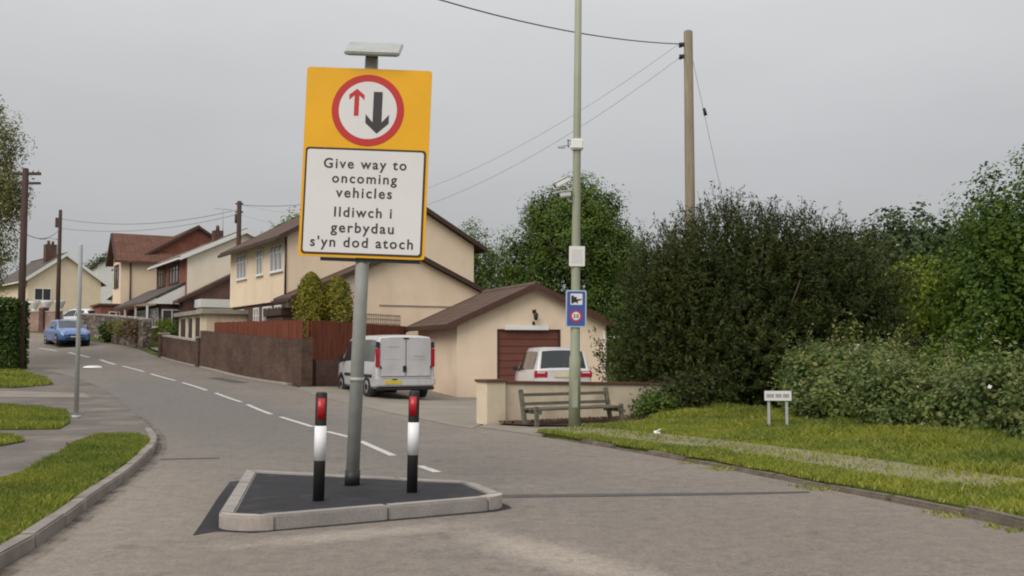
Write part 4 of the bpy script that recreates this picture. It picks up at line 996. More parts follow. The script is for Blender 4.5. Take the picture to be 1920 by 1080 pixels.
gp = thing('metal_post', 'bare thin grey metal post standing on the left footway', 'post', (-9.0, 20.5, h(-9, 20.5) + .05), 0)
MB().tube([(0, 0, -.1), (0, 0, 3.58), (0, 0, 3.62)], [.047, .042, .03], 12).build('shaft', M_GPOST, gp)
MB().tube([(0, 0, 0), (0, 0, .06)], .085, 12).build('base_flange', M_GPOST, gp)

def wire(label, a, b_, sag, r, n=24, grp='overhead wires'):
    a, b_ = Vector(a), Vector(b_)
    pts = []
    for k in range(n + 1):
        f = k / n; q = a.lerp(b_, f); q.z -= sag * 4 * f * (1 - f); pts.append(q)
    o = MB().tube(pts, r, 6).build('overhead_wire', M_WIRE); tag(o, label, 'wire', grp); return o
ux, uy, uz = 5.27 - .24, 29.0, h(5.27, 29)
zt_ = 10.98
wire('thick black cable sweeping over the road to the upper insulator of the pale pole', (ux, uy, zt_ - .40), (-9.5, 13.5, 10.05), .97, .017)
wire('upper of two thin wires from the pale pole down behind the yellow sign', (ux, uy + .05, zt_ - .36), (-14.75, 53, 9.3), 2.2, .005)
wire('lower of two thin wires from the pale pole down behind the yellow sign', (ux, uy, zt_ - .80), (-14.75, 53, 8.75), 2.4, .0055)
wire('upper wire strung between the roof pole and the pole by the pink wall', (-14.75, 53, 9.0), (-28.1, 61, 9.55), .55, .014)
wire('lower wire strung between the roof pole and the pole by the pink wall', (-14.75, 53, 8.75), (-28.1, 61, 8.95), .5, .012)
wire('wire from the pole by the pink wall to the crossarm pole', (-28.1, 61, 8.9), (-19.9, 40, 6.2), .4, .016)
wire('short service wire from the roof pole to the cream house, passing behind the sign', (-14.75, 53, 9.25), (-6.6, 46.5, 8.9), .3, .016)
st = wire('thin stay wire slanting down behind the bush from the pale pole', (5.40, 29.0, 10.1), (7.9, 30.6, .3), .25, .006)
tag(MB().tube([(5.76, 29.24, 8.70), (5.82, 29.28, 8.48)], [.045, .055], 8).build('stay_insulator', M_BLK), 'small black insulator on the stay wire', 'insulator')

# ------------------------------------------------------------------ street nameplate
nm = thing('street_nameplate', 'small white street nameplate on two grey legs in the grass verge', 'street sign', (4.53, 16.9, h(4.53, 16.9) + .08), R(-4))
plate(-.225, .225, .50, .665, -.02, 0, .012).build('plate', M_SWHITE, nm)
lm = MB(); x_ = -.19
for wd in (5, 4, 4):
    for k in range(wd): lm.b2((x_, -.0235, .55), (x_ + .014, -.0202, .612)); lm.b2((x_, -.0234, .575 if k % 2 else .60), (x_ + .022, -.0203, .587 if k % 2 else .612)); x_ += .026
    x_ += .022
lm.build('lettering', surf('faded_black', (.20, .19, .2), .1), nm)
for s_ in (-.15, .15): MB().b2((s_ - .022, .003, -.3), (s_ + .022, .04, .66)).build('leg', M_GPOST, nm, bevel=.006)

# ------------------------------------------------------------------ vehicles
class Car:
    """lofted vehicle; nose towards +y, stations (y, zb, zs, w, zt, wt)"""
    def __init__(s, root, st, paint): s.root, s.st, s.paint = root, st, paint
    def at(s, y):
        st = s.st
        for a, b_ in zip(st, st[1:]):
            if a[0] <= y <= b_[0]:
                f = (y - a[0]) / (b_[0] - a[0]); return [p + (q - p) * f for p, q in zip(a, b_)]
        return list(st[0] if y < st[0][0] else st[-1])
    def prof(s, S_):
        y, zb, zs, w, zt, wt = S_; g_ = zt - zs
        return [(w * .90, zb), (w * .975, zb + .07), (w, zb + .5 * (zs - zb)), (w * .985, zs - .05), (w * .96, zs), (wt, zs + g_ * .86), (wt * .93, zt - g_ * .03), (wt * .55, zt + .012), (0, zt + .02)]
    def body(s):
        m_ = MB(); n = None
        for S_ in s.st:
            p = s.prof(S_); ring = [(x, S_[0], z) for x, z in p] + [(-x, S_[0], z) for x, z in p[-2::-1]]
            n = len(ring); m_.v += ring
        for i in range(len(s.st) - 1):
            for k in range(n):
                k2 = (k + 1) % n; m_.f.append([i * n + k, i * n + k2, (i + 1) * n + k2, (i + 1) * n + k]); m_.sm.append(True)
        m_.f.append(list(range(n))); m_.sm.append(False); m_.f.append([(len(s.st) - 1) * n + k for k in range(n)][::-1]); m_.sm.append(False)
        o = m_.build('body', s.paint, s.root)
        o.data.set_sharp_from_angle(angle=R(38))
        s.bodyo = o; return o
    def sp(s, y, t, sgn, off=.008):
        S_ = s.at(y); p = s.prof(S_); a, b_ = p[4], p[5]
        return (sgn * (a[0] + (b_[0] - a[0]) * t + off), y, a[1] + (b_[1] - a[1]) * t)
    def side_win(s, sgn, bl_, bh_, tl, th, mat=None):
        """window quad: bottom from y=bl_..bh_, top from y=tl..th"""
        n = 6; m_ = MB()
        lo = [s.sp(bl_ + (bh_ - bl_) * k / n, .06, sgn) for k in range(n + 1)]; hi = [s.sp(tl + (th - tl) * k / n, .97, sgn) for k in range(n + 1)]
        m_.v = lo + hi
        for k in range(n): m_.f.append([k, k + 1, n + 2 + k, n + 1 + k]); m_.sm.append(True)
        m_.build('side_window', mat or M_CGLASS, s.root)
    def top_win(s, y0, y1, name, u=.9, off=.012, mat=None):
        """glass lying on the roof line between y0 and y1"""
        n = 6; m_ = MB(); us = [-1 + 2 * k / n for k in range(n + 1)]
        S0, S1 = s.at(y0), s.at(y1); dy, dz = y1 - y0, S1[4] - S0[4]; L = math.hypot(dy, dz); nv = Vector((0, -dz / L, dy / L))
        if nv.z < 0: nv = -nv
        for S_ in (S0, S1):
            for q in us:
                x = q * S_[5] * u; zc = S_[4] + .02 - .03 * q * q
                m_.v.append(tuple(Vector((x, S_[0], zc)) + nv * off))
        for k in range(n): m_.f.append([k, k + 1, n + 2 + k, n + 1 + k]); m_.sm.append(True)
        m_.build(name, mat or M_CGLASS, s.root)
    def wheels(s, ys_, r, w, tw=.2):
        for y in ys_:
            for sgn in (-1, 1):
                S_ = s.at(y)
                MB().tube([(sgn * (w - .32), y, r + .01), (sgn * (w + .004), y, r + .01)], r + .055, 24).build('wheel_arch', M_PLAST, s.root)
                wh = MB().tube([(sgn * (w - tw), y, r), (sgn * (w - tw + .02), y, r), (sgn * (w - .005), y, r), (sgn * (w + .015), y, r)], [r * .9, r, r, r * .93], 24).build('wheel', M_RUB, s.root)
                MB().tube([(sgn * (w - .02), y, r), (sgn * (w + .02), y, r), (sgn * (w + .008), y, r)], [r * .66, r * .64, r * .2], 20).build('rim', M_RIM, wh)
    def box(s, name, lo, hi, mat, bevel=.012): return MB().b2(lo, hi).build(name, mat, s.root, bevel=bevel)

# white panel van on the drive
vr = Vector((-4.12, 29.95)); va = R(25)
vx, vy = Vector((math.cos(va), math.sin(va))), Vector((-math.sin(va), math.cos(va)))
vc = vr + vx * .95 + vy * 2.39
van = thing('van', 'white panel van with closed rear doors parked beside the garage', 'van', (vc.x, vc.y, h(*vr) + .01), va)
st_v = [(-2.38, .34, 1.05, .90, 1.84, .80), (-2.33, .30, 1.06, .95, 1.90, .84), (-1.6, .27, 1.08, .955, 1.93, .85), (.4, .27, 1.08, .955, 1.93, .85), (.95, .27, 1.07, .95, 1.88, .82),
        (1.55, .27, 1.05, .945, 1.42, .80), (1.95, .27, 1.02, .93, 1.06, .80), (2.25, .28, .84, .86, .88, .72), (2.38, .32, .66, .76, .70, .66)]
v_ = Car(van, st_v, M_VANW); v_.body()
v_.wheels((-1.42, 1.55), .325, .945)
for sgn in (-1, 1):
    v_.side_win(sgn, .45, 1.5, .45, 1.0); v_.side_win(sgn, -.8, .35, -.8, .35); v_.side_win(sgn, -2.1, -.9, -2.1, -.9, mat=surf('tinted_side_glass', (.16, .18, .17), .2, 2, .12, 0, 60, .6) if sgn == -1 else None)
    v_.box('side_moulding', (sgn * .955 - .012, -2.0, .62), (sgn * .955 + .012, 1.1, .72), M_PLAST)
    mm = MB().box((sgn * 1.04, 1.25, 1.18), (.16, .12, .24)).build('mirror', M_PLAST, van, bevel=.03)
    v_.box('tail_lamp', (min(sgn * .83, sgn * .945), -2.405, .95), (max(sgn * .83, sgn * .945), -2.30, 1.52), M_LAMPR, .015)
    v_.box('lamp_blank', (min(sgn * .83, sgn * .935), -2.40, 1.53), (max(sgn * .83, sgn * .935), -2.30, 1.72), M_PLAST, .015)
    d = MB().b2((min(sgn * .008, sgn * .815), -2.418, .66), (max(sgn * .008, sgn * .815), -2.385, 1.83)).build('rear_door', M_VANW, van, bevel=.02)
    MB().b2((min(sgn * .10, sgn * .72), -2.423, 1.18), (max(sgn * .10, sgn * .72), -2.4175, 1.72)).build('door_panel', M_VANW, d, bevel=.004)
    MB().b2((min(sgn * .78, sgn * .83), -2.43, .9), (max(sgn * .78, sgn * .83), -2.40, .98)).build('hinge', M_PLAST, d)
v_.box('bumper', (-.95, -2.47, .36), (.95, -2.30, .635), M_VANW, .04)
v_.box('bumper_step', (-.80, -2.475, .595), (.80, -2.40, .645), M_GPOST, .01)
v_.box('bumper_skirt', (-.93, -2.44, .24), (.93, -2.28, .352), M_PLAST, .03)
v_.box('number_plate', (-.68, -2.482, .44), (-.16, -2.471, .56), M_NPY, 0)
v_.box('plate_lamp', (-.46, -2.49, .565), (-.30, -2.471, .59), M_BLK, 0)
v_.box('door_handle', (-.10, -2.445, .80), (0.005, -2.4185, .99), M_BLK, .01)
v_.box('brake_light', (-.09, -2.43, 1.80), (.09, -2.40, 1.845), M_BLK, .005)
v_.box('badge', (-.56, -2.432, 1.56), (-.24, -2.4235, 1.60), M_GPOST, 0); v_.box('badge', (.25, -2.432, 1.28), (.62, -2.4235, 1.32), M_GPOST, 0)
v_.top_win(1.02, 1.88, 'windscreen')

# white estate car in front of the garage door
ca = R(9)
cx_, cy_ = Vector((math.cos(ca), math.sin(ca))), Vector((-math.sin(ca), math.cos(ca)))
cr = Vector((1.53, 29.4)); cc = cr + cy_ * 2.1
mp_ = thing('car', 'white people carrier parked facing the garage door behind the low wall', 'car', (cc.x, cc.y, h(*cc) + .01), ca, 'parked cars')
st_c = [(-2.1, .38, 1.02, .80, 1.06, .74), (-2.05, .30, 1.06, .86, 1.10, .78), (-1.86, .26, 1.07, .88, 1.66, .68), (-1.5, .25, 1.05, .885, 1.73, .69), (.2, .25, 1.0, .885, 1.74, .68), (.75, .25, .96, .88, 1.62, .66),
        (1.45, .26, .95, .87, 1.0, .76), (1.9, .28, .82, .82, .86, .70), (2.1, .34, .62, .72, .66, .62)]
c_ = Car(mp_, st_c, surf('silver_white_paint', (.60, .59, .59), .05, 1.5, .3, 0, 60, .5, coat=.5, stain=(2, .35, (.46, .44, .42), (1, 1, .6)))); c_.body(); c_.wheels((-1.35, 1.32), .30, .868)
for sgn in (-1, 1):
    c_.side_win(sgn, -1.75, -.85, -1.65, -.85); c_.side_win(sgn, -.78, .15, -.78, .15); c_.side_win(sgn, .22, 1.3, .22, .75)
    MB().box((sgn * .95, .95, 1.06), (.17, .1, .14)).build('mirror', M_PLAST, mp_, bevel=.03)
    tl_ = MB().b2((min(sgn * .46, sgn * .872), -2.115, .83), (max(sgn * .46, sgn * .872), -1.96, 1.06)).build('tail_lamp', M_LAMPR, mp_, bevel=.03)
    MB().b2((min(sgn * .56, sgn * .8), -2.122, .975), (max(sgn * .56, sgn * .8), -2.10, 1.015)).build('lamp_lens', M_LAMPW, tl_)
c_.top_win(-2.04, -1.87, 'rear_window', u=.89, off=.018); c_.top_win(.8, 1.4, 'windscreen')
c_.box('number_plate', (-.28, -2.125, .86), (.28, -2.108, .98), M_NPW, 0)
c_.box('bumper', (-.84, -2.2, .38), (.84, -2.02, .70), M_CARW, .05)

def hatchback(label, x, y, ang, paint, z=None, group='parked cars'):
    t = thing('car', label, 'car', (x, y, (h(x, y) if z is None else z) + .01), ang, group)
    st_h = [(-2.0, .42, .86, .74, .90, .68), (-1.92, .30, .92, .82, .98, .74), (-1.55, .24, .94, .86, 1.36, .62), (-1.15, .23, .93, .865, 1.44, .62), (-.1, .23, .92, .865, 1.46, .62), (.35, .23, .91, .86, 1.38, .60),
            (1.15, .24, .90, .85, .95, .74), (1.65, .26, .80, .82, .84, .70), (1.9, .30, .68, .76, .71, .64), (2.02, .36, .56, .64, .58, .56)]
    c = Car(t, st_h, paint); c.body(); c.wheels((-1.25, 1.28), .30, .85)
    for sgn in (-1, 1):
        c.side_win(sgn, -1.5, -.62, -1.35, -.62); c.side_win(sgn, -.55, .95, -.55, .3)
        MB().box((sgn * .93, .72, .98), (.16, .1, .13)).build('mirror', paint, t, bevel=.03)
        MB().box((sgn * .58, 1.80, .70), (.30, .30, .15), Matrix.Rotation(R(-sgn * 22), 3, 'Z')).build('headlight', M_LAMPW, t, bevel=.03)
        MB().b2((min(sgn * .62, sgn * .84), -1.97, .72), (max(sgn * .62, sgn * .84), -1.8, .92)).build('tail_lamp', M_LAMPR, t, bevel=.02)
    c.top_win(-1.88, -1.6, 'rear_window', u=.9); c.top_win(.38, 1.12, 'windscreen', u=.93)
    c.box('grille', (-.36, 1.93, .52), (.36, 2.045, .60), M_BLK, .01); c.box('lower_grille', (-.5, 1.94, .34), (.5, 2.05, .42), M_BLK, .01)
    c.box('number_plate', (-.26, 2.045, .43), (.26, 2.06, .51), M_NPW, 0); c.box('bumper', (-.70, 1.85, .28), (.70, 2.035, .50), paint, .05)
    return t
bx_, by_ = -25.15, 55.8
hatchback('blue hatchback driving down the road towards the island', bx_, by_, math.atan2(-.80, .60) - R(90), M_CARB, group='moving cars')
hatchback('white car showing only its roof above the stone wall', -29.6, 67.5, R(60), M_CARW, z=h(-29.6, 67.5) - .35)

# ------------------------------------------------------------------ vegetation
def leaves(P, N_, size, aspect, jit=.5, name='crown', mat=None, parent=None, D=None):
    """rhombus leaf at every point P, facing roughly N_ (n,3)"""
    n = len(P)
    nn = N_ + rng.normal(0, jit, (n, 3)); nn /= np.linalg.norm(nn, axis=1)[:, None] + 1e-9
    t = rng.normal(0, 1, (n, 3)) if D is None else D + rng.normal(0, .45, (n, 3)); t -= nn * (t * nn).sum(1)[:, None]; t /= np.linalg.norm(t, axis=1)[:, None] + 1e-9
    b_ = np.cross(nn, t); s_ = size * rng.uniform(.6, 1.35, n)[:, None]; w = s_ * aspect
    V = np.empty((n, 4, 3)); V[:, 0] = P - t * s_ * .5; V[:, 1] = P + b_ * w * .5 - nn * w * .12; V[:, 2] = P + t * s_ * .5; V[:, 3] = P - b_ * w * .5 - nn * w * .12
    F = np.arange(n * 4).reshape(n, 4)
    return np_mesh(name, V.reshape(-1, 3), F, mat, parent)
def lobe_points(lobes, n_clump, per, spread, shell=.55, flat_bottom=0, sprig=0, up=.8, ret_dir=False):
    """clusters of points through the outer part of ellipsoid lobes; returns P, outward normals"""
    vol = np.array([l[3] * l[4] + l[3] * l[5] + l[4] * l[5] for l in lobes]); vol /= vol.sum()
    C_, Nn = [], []
    for l, f in zip(lobes, vol):
        k = max(1, int(n_clump * f)); u = rng.normal(0, 1, (k, 3)); u /= np.linalg.norm(u, axis=1)[:, None]
        if flat_bottom: u[:, 2] = np.where(u[:, 2] < -.35, -u[:, 2] * rng.uniform(0, 1, k), u[:, 2])
        rr = (shell + (1 - shell) * rng.uniform(0, 1, k) ** .6)[:, None] * rng.uniform(.9, 1.08, k)[:, None]
        C_.append(np.array(l[:3]) + u * rr * np.array(l[3:6])); Nn.append(u / np.array(l[3:6]) * min(l[3:6]))
    C_ = np.concatenate(C_); Nn = np.concatenate(Nn)
    G_ = rng.normal(0, 1, (len(C_) * per, 3)); G_ *= np.minimum(1, 1.45 / (np.linalg.norm(G_, axis=1)[:, None] + 1e-9))
    P = np.repeat(C_, per, 0) + G_ * spread * np.repeat(rng.uniform(.6, 1.3, len(C_)), per)[:, None]
    Nc = (P - np.repeat(C_, per, 0)) / (spread + 1e-6) * .55
    if sprig:   # leaves strung along short shoots that point outwards and up
        D = Nn / (np.linalg.norm(Nn, axis=1)[:, None] + 1e-9) + rng.normal(0, .35, Nn.shape) + np.array([0, 0, up]); D /= np.linalg.norm(D, axis=1)[:, None]
        Ls = np.repeat(rng.uniform(.5, 1.3, len(C_)) * sprig, per); Dr = np.repeat(D, per, 0); f = rng.uniform(-.35, 1, len(P))
        P = P + Dr * (Ls * f)[:, None]
        if ret_dir: return P, np.repeat(Nn, per, 0) + np.array([0, 0, .35]) + Nc * .5, Dr
    return P, np.repeat(Nn, per, 0) * .8 + np.array([0, 0, .3]) + Nc
def trunk_mb(H_, r, limbs, seed=0, base=-.2, lean=(0, 0)):
    rr = random.Random(seed); m_ = MB()
    pts = [(0, 0, base), (lean[0] * .3, lean[1] * .3, H_ * .4), (lean[0], lean[1], H_)]
    m_.tube(pts, [r, r * .75, r * .35], 9)
    for k in range(limbs):
        f = rr.uniform(.35, .95); a = rr.uniform(0, 2 * math.pi); L = H_ * rr.uniform(.35, .6)
        p0 = Vector((lean[0] * f, lean[1] * f, H_ * f)); p1 = p0 + Vector((math.cos(a) * L * .5, math.sin(a) * L * .5, L * .5)); p2_ = p1 + Vector((math.cos(a) * L * .4, math.sin(a) * L * .4, L * .3))
        m_.tube([p0, p1, p2_], [r * .4, r * .25, r * .08], 6)
    return m_
def tree(name, label, cat, base, lobes, mat, n_clump, per, spread, size, aspect=.55, trunk=(3, .18, 7), group=None, shell=.5, jit=.38, z=None, fb=0, inner=True, sprig=0):
    """lobes are given relative to the base point"""
    z_ = h(*base) if z is None else z
    t = thing(name, label, cat, (base[0], base[1], z_), 0, group)
    trunk_mb(*trunk, seed=hash(label) % 1000 if False else len(label)).build('trunk', M_BARK, t)
    P, Nn = lobe_points(lobes, n_clump, per, spread, shell, fb, sprig)
    k = P[:, 2] > .03; P, Nn = P[k], Nn[k]
    leaves(P, Nn, size, aspect, jit, 'crown', mat, t)
    if inner:   # sparse big leaves deep inside so that the heart of the crown is closed and shaded by its own foliage
        P, Nn = lobe_points([(l[0], l[1], l[2], l[3] * .66, l[4] * .66, l[5] * .66) for l in lobes], int(n_clump * .45), max(6, per // 3), spread * 1.3, .25)
        k = P[:, 2] > .03
        leaves(P[k], Nn[k], size * 1.5, .7, .9, 'inner_foliage', mat, t)
    return t

# tree behind the garage
tree('tree', 'broad rounded deciduous tree rising behind the garage and lamp column', 'tree', (3.0, 48),
     [(0, 0, 6.4, 2.6, 2.4, 3.0), (-2.0, .2, 5.2, 1.7, 1.8, 2.4), (1.9, .3, 6.0, 1.7, 1.8, 2.0), (.6, 0, 8.2, 1.7, 1.7, 1.5), (-1.0, 0, 7.6, 1.5, 1.5, 1.5), (2.9, .5, 4.4, 1.3, 1.4, 2.2), (-2.7, 0, 3.4, 1.5, 1.4, 1.8), (1.0, 0, 3.0, 2.6, 1.8, 2.0)],
     M_LA, 620, 92, .40, .135, .6, (5.5, .28, 9), 'trees behind the buildings')
tree('tree', 'loose pale green tree between the cream house gable and the rounded tree', 'tree', (-2.0, 53),
     [(0, 0, 5.6, 1.2, 1.2, 2.2), (-1.0, 0, 5.0, .9, .9, 1.6), (1.2, 0, 4.0, 1.4, 1.2, 2.4), (.3, 0, 3, 1.8, 1.4, 2)], M_LA, 330, 36, .3, .13, .6, (5, .16, 7), 'trees behind the buildings', inner=True)
tree('tree', 'small tree top peeping over the roof of the cream house', 'tree', (-13.6, 62), [(0, 0, 6.6, 1.6, 1.5, 1.5), (-1.2, 0, 5.4, 1.3, 1.3, 1.5), (1.2, 0, 5.8, 1.4, 1.3, 1.3)], M_LI, 260, 16, .25, .2, .6, (5.5, .16, 5), 'trees behind the buildings')
tree('tree', 'dark green tree at the right of the bungalow on the skyline', 'tree', (-49, 122), [(0, 0, 4.0, 3.4, 2.5, 2.4), (3, 0, 3, 3.2, 2.5, 2.2), (-3, 0, 3.2, 2.5, 2, 2)], M_LE, 300, 18, .5, .36, .7, (3, .25, 5), 'trees behind the buildings')
# far trees on the right
for (x_, y_, s_, lb) in ((28.2, 71, 1.0, 'dark far tree between the big bush and bright tree, larger and farther left'), (34.5, 74, .9, 'dark far tree partly hidden by the bright right hand tree'), (22.2, 68, .78, 'dark far tree showing just over the shoulder of the big bush')):
    tree('tree', lb, 'tree', (x_, y_), [(0, 0, 7.2 * s_, 4.0 * s_, 3 * s_, 3.8 * s_), (-2.8 * s_, 0, 5.5 * s_, 3.0 * s_, 2.5 * s_, 4 * s_), (2.8 * s_, 0, 6.0 * s_, 3 * s_, 2.5 * s_, 4 * s_)], M_LE, 600, 16, .45, .34, .7, (6, .3, 6), 'far trees on the right')
# bright tree at the right edge
tree('tree', 'tall bright green tree at the right edge of the scene', 'tree', (17.7, 30.5),
     [(0, 0, 4.6, 3.6, 3.2, 3.3), (1.9, 0, 6.0, 2.8, 2.6, 2.4), (-2.6, -.5, 4.2, 2.0, 2.0, 2.6), (-3.4, -1.0, 2.4, 1.8, 1.8, 2.2), (3.0, -1, 4, 3, 3, 4), (-1.0, -1.4, 2.6, 2.6, 2, 2.4)], M_LC, 950, 105, .42, .125, .6, (5, .3, 9), 'right hand trees')
tree('shrub', 'yellow green shrub in the gap between the dark bush and bright tree', 'shrub', (13.4, 33), [(0, 0, 2.4, 1.7, 1.5, 2.2), (1.3, .5, 3.0, 1.4, 1.3, 1.6), (-1.5, 0, 2.0, 1.5, 1.4, 2.0)], M_LI, 560, 20, .24, .16, .6, (2.5, .12, 6), 'right hand shrubs')
tree('shrub', 'mid green shrub filling behind the right side of the big bush', 'shrub', (11.2, 37), [(0, 0, 2.4, 2.4, 1.5, 2.6), (2.4, .5, 2.0, 2.0, 1.3, 2.6), (-2.5, 0, 1.8, 2, 1.4, 2.4)], M_LC, 560, 18, .3, .2, .6, (2.5, .12, 6), 'right hand shrubs')
# the big dark bush, with upright shoots
bb = thing('bush', 'huge dark olive bush spreading behind the nameplate and bench', 'bush', (5.7, 24.2, h(5.55, 24.2)), 0)
sm_ = MB()
for k in range(16):
    a = random.uniform(0, 6.28); r_ = random.uniform(.1, .8); q = Vector((math.cos(a) * r_, math.sin(a) * r_, -.1)); L = random.uniform(2.6, 4.3); o_ = Vector((math.cos(a), math.sin(a), 0)) * L * random.uniform(.15, .55)
    sm_.tube([q, q + o_ * .4 + Vector((0, 0, L * .5)), q + o_ + Vector((0, 0, L))], [.07, .05, .015], 6)
sm_.build('stems', M_BARK, bb)
blobes = [(0, 0, 2.5, 2.7, 1.9, 2.35), (-1.5, 0, 2.1, 1.7, 1.6, 2.0), (1.7, .2, 2.3, 1.7, 1.6, 2.1), (-.3, .2, 3.5, 1.9, 1.4, 1.35), (1.3, .2, 3.4, 1.5, 1.3, 1.2), (-2.3, -.2, 1.2, 1.2, 1.2, 1.3), (2.7, 0, 1.6, 1.3, 1.2, 1.6), (3.1, .3, 2.5, 1.2, 1.2, 1.7), (-1.8, .1, 3.1, 1.1, 1.1, 1.0), (0, -.9, 1.3, 2.4, 1.2, 1.4)]
P, Nn, Dd = lobe_points(blobes, 4600, 30, .055, .45, sprig=.5, up=.9, ret_dir=True); k = P[:, 2] > .03
leaves(P[k], Nn[k] * .5 + np.array([0, 0, .3]), .10, .32, .8, 'crown', M_LB, bb, Dd[k])
P, Nn = lobe_points([(l[0], l[1], l[2], l[3] * .66, l[4] * .66, l[5] * .66) for l in blobes], 1600, 12, .3, .25); k = P[:, 2] > .03
leaves(P[k], Nn[k], .17, .5, .9, 'inner_foliage', M_LB, bb)
# shoots that break the outline
SP = []; sh = MB()
for k in range(170):
    l = blobes[random.choice([0, 1, 2, 3, 3, 3, 4, 4, 7, 7])]
    a = random.uniform(0, 6.28); e = random.uniform(.35, 1.4)
    q = Vector((l[0] + l[3] * math.cos(a) * math.cos(e) * .92, l[1] + l[4] * math.sin(a) * math.cos(e) * .92, l[2] + l[5] * math.sin(e) * .92))
    dd = Vector((math.cos(a) * .35, math.sin(a) * .35, 1)).normalized(); L = random.uniform(.3, .95)
    sh.tube([q, q + dd * L], [.008, .003], 4, cap=False)
    for j in range(int(L * 34)):
        f = random.uniform(0, 1) ; SP.append(tuple(q + dd * L * f + Vector((random.gauss(0, .05), random.gauss(0, .05), random.gauss(0, .04)))))
sh.build('twigs', M_BARK, bb)['kind'] = 'stuff'
SP = np.array(SP); leaves(SP, np.tile(np.array([[0, 0, .6]]), (len(SP), 1)), .10, .3, .9, 'shoot_leaves', M_LB, bb)

# bramble thicket along the verge
def bramble(label, base, lobes, n, flowers, mat=M_LD, zs=.8):
    lobes = [(l[0], l[1], l[2] * zs, l[3], l[4], l[5] * zs) for l in lobes]
    t = thing('bramble_bush', label, 'bush', (*base, h(*base) + .03), 0, 'bramble thicket along the verge')
    P, Nn = lobe_points(lobes, int(n * .42), 44, .15, .45, sprig=.26, up=.7); k = P[:, 2] > .02; P, Nn = P[k], Nn[k]
    leaves(P, Nn + np.array([0, 0, .3]), .085, .62, .7, 'foliage', mat, t)
    P2_, N2_ = lobe_points([(l[0], l[1], l[2], l[3] * .7, l[4] * .7, l[5] * .7) for l in lobes], n // 2, 8, .2, .3); k = P2_[:, 2] > .02
    leaves(P2_[k], N2_[k], .12, .65, .9, 'inner_foliage', mat, t)
    cm = MB()
    for j in range(26):
        l = random.choice(lobes); a = random.uniform(0, 6.28); q = Vector((l[0] + random.uniform(-.4, .4) * l[3], l[1] + random.uniform(-.4, .4) * l[4], 0))
        o_ = Vector((math.cos(a) * .5, math.sin(a) * .5, 0)) * random.uniform(.6, 1.5); Ht = (l[2] + l[5]) * random.uniform(.9, 1.22)
        cm.tube([q, q + o_ * .4 + Vector((0, 0, Ht * .8)), q + o_ + Vector((0, 0, Ht)), q + o_ * 1.4 + Vector((0, 0, Ht * .95))], [.012, .01, .006, .003], 4, cap=False)
    cm.build('stems', M_BARK, t)
    P4, N4, D4 = lobe_points(lobes, 60, 30, .05, .85, sprig=.75, up=1.3, ret_dir=True); k = P4[:, 2] > .1
    leaves(P4[k], N4[k], .075, .5, .7, 'sprays', M_LF if mat is M_LD else mat, t, D4[k])
    P3, N3 = lobe_points(lobes, flowers, 2, .05, .95); P3 = P3 + N3 / (np.linalg.norm(N3, axis=1)[:, None]) * .06; k = (P3[:, 2] > .15)
    leaves(P3[k], N3[k], .06, .9, .5, 'blossom', M_BLOOM, t)
    return t
bramble('blossoming bramble bush beside the nameplate legs', (6.4, 18.3), [(-.4, .3, .8, .9, .8, .8), (.5, 0, .6, .9, .9, .85), (-.6, -.3, .4, .6, .6, .55), (.3, .6, 1.05, .8, .7, .62), (-.2, .9, .9, .6, .6, .5)], 1100, 60, zs=.86)
bramble('blossoming bramble bush in the middle of the thicket', (7.1, 16.3), [(-.4, .3, .65, 1.0, .9, .85), (.5, .1, .6, .9, .9, .8), (0, -.6, .35, .9, .6, .5), (.4, .7, .85, .8, .7, .6), (-.7, .5, .95, .5, .5, .5)], 1100, 50, zs=.68)
bramble('blossoming bramble bush at the right end of the thicket', (8.1, 14.9), [(-.3, .3, .65, 1.0, .9, .8), (.7, .1, .7, 1.0, .9, .85), (-.1, -.5, .35, .9, .6, .5), (1.6, 0, .6, 1, .9, .9), (.3, .6, .95, .7, .6, .6)], 1100, 50, zs=.82)
bramble('dark leafy shrub at the back corner between big bush and brambles', (6.3, 20.4), [(0, 0, .8, .8, .7, .8), (.8, .5, .8, .8, .7, .8), (1.6, .8, .8, 1.0, .7, .9)], 620, 6, M_LA)
bramble('green nettle clump at the back of the thicket under the bright tree', (10.3, 20.2), [(-1.4, .3, .9, 1.0, .8, 1.0), (.4, .2, .6, 1.0, .8, .8), (1.9, -.3, 1.1, .9, .9, 1.15), (3.4, -.6, .7, 1.0, 1, .8), (4.6, -.8, 1.0, 1.1, 1, 1.1)], 1200, 14, M_LA)
bramble('ivy and weeds tumbling over the right end of the garden wall', (3.75, 21.9), [(0, 0, .45, .45, .4, .45), (.5, .3, .55, .6, .5, .55), (-.5, -.3, .25, .35, .3, .25)], 300, 0, M_LB)
# shrubs right of the garage
tree('shrub', 'green shrub at the right corner of the garage', 'shrub', (5.0, 37.8), [(0, 0, 1.3, 1.2, 1.0, 1.4), (1.2, .4, 1.9, 1.3, 1.2, 1.8), (.4, 1.2, 2.6, 1.4, 1.2, 1.6)], M_LA, 420, 18, .22, .15, .6, (2, .09, 5), 'right hand shrubs')
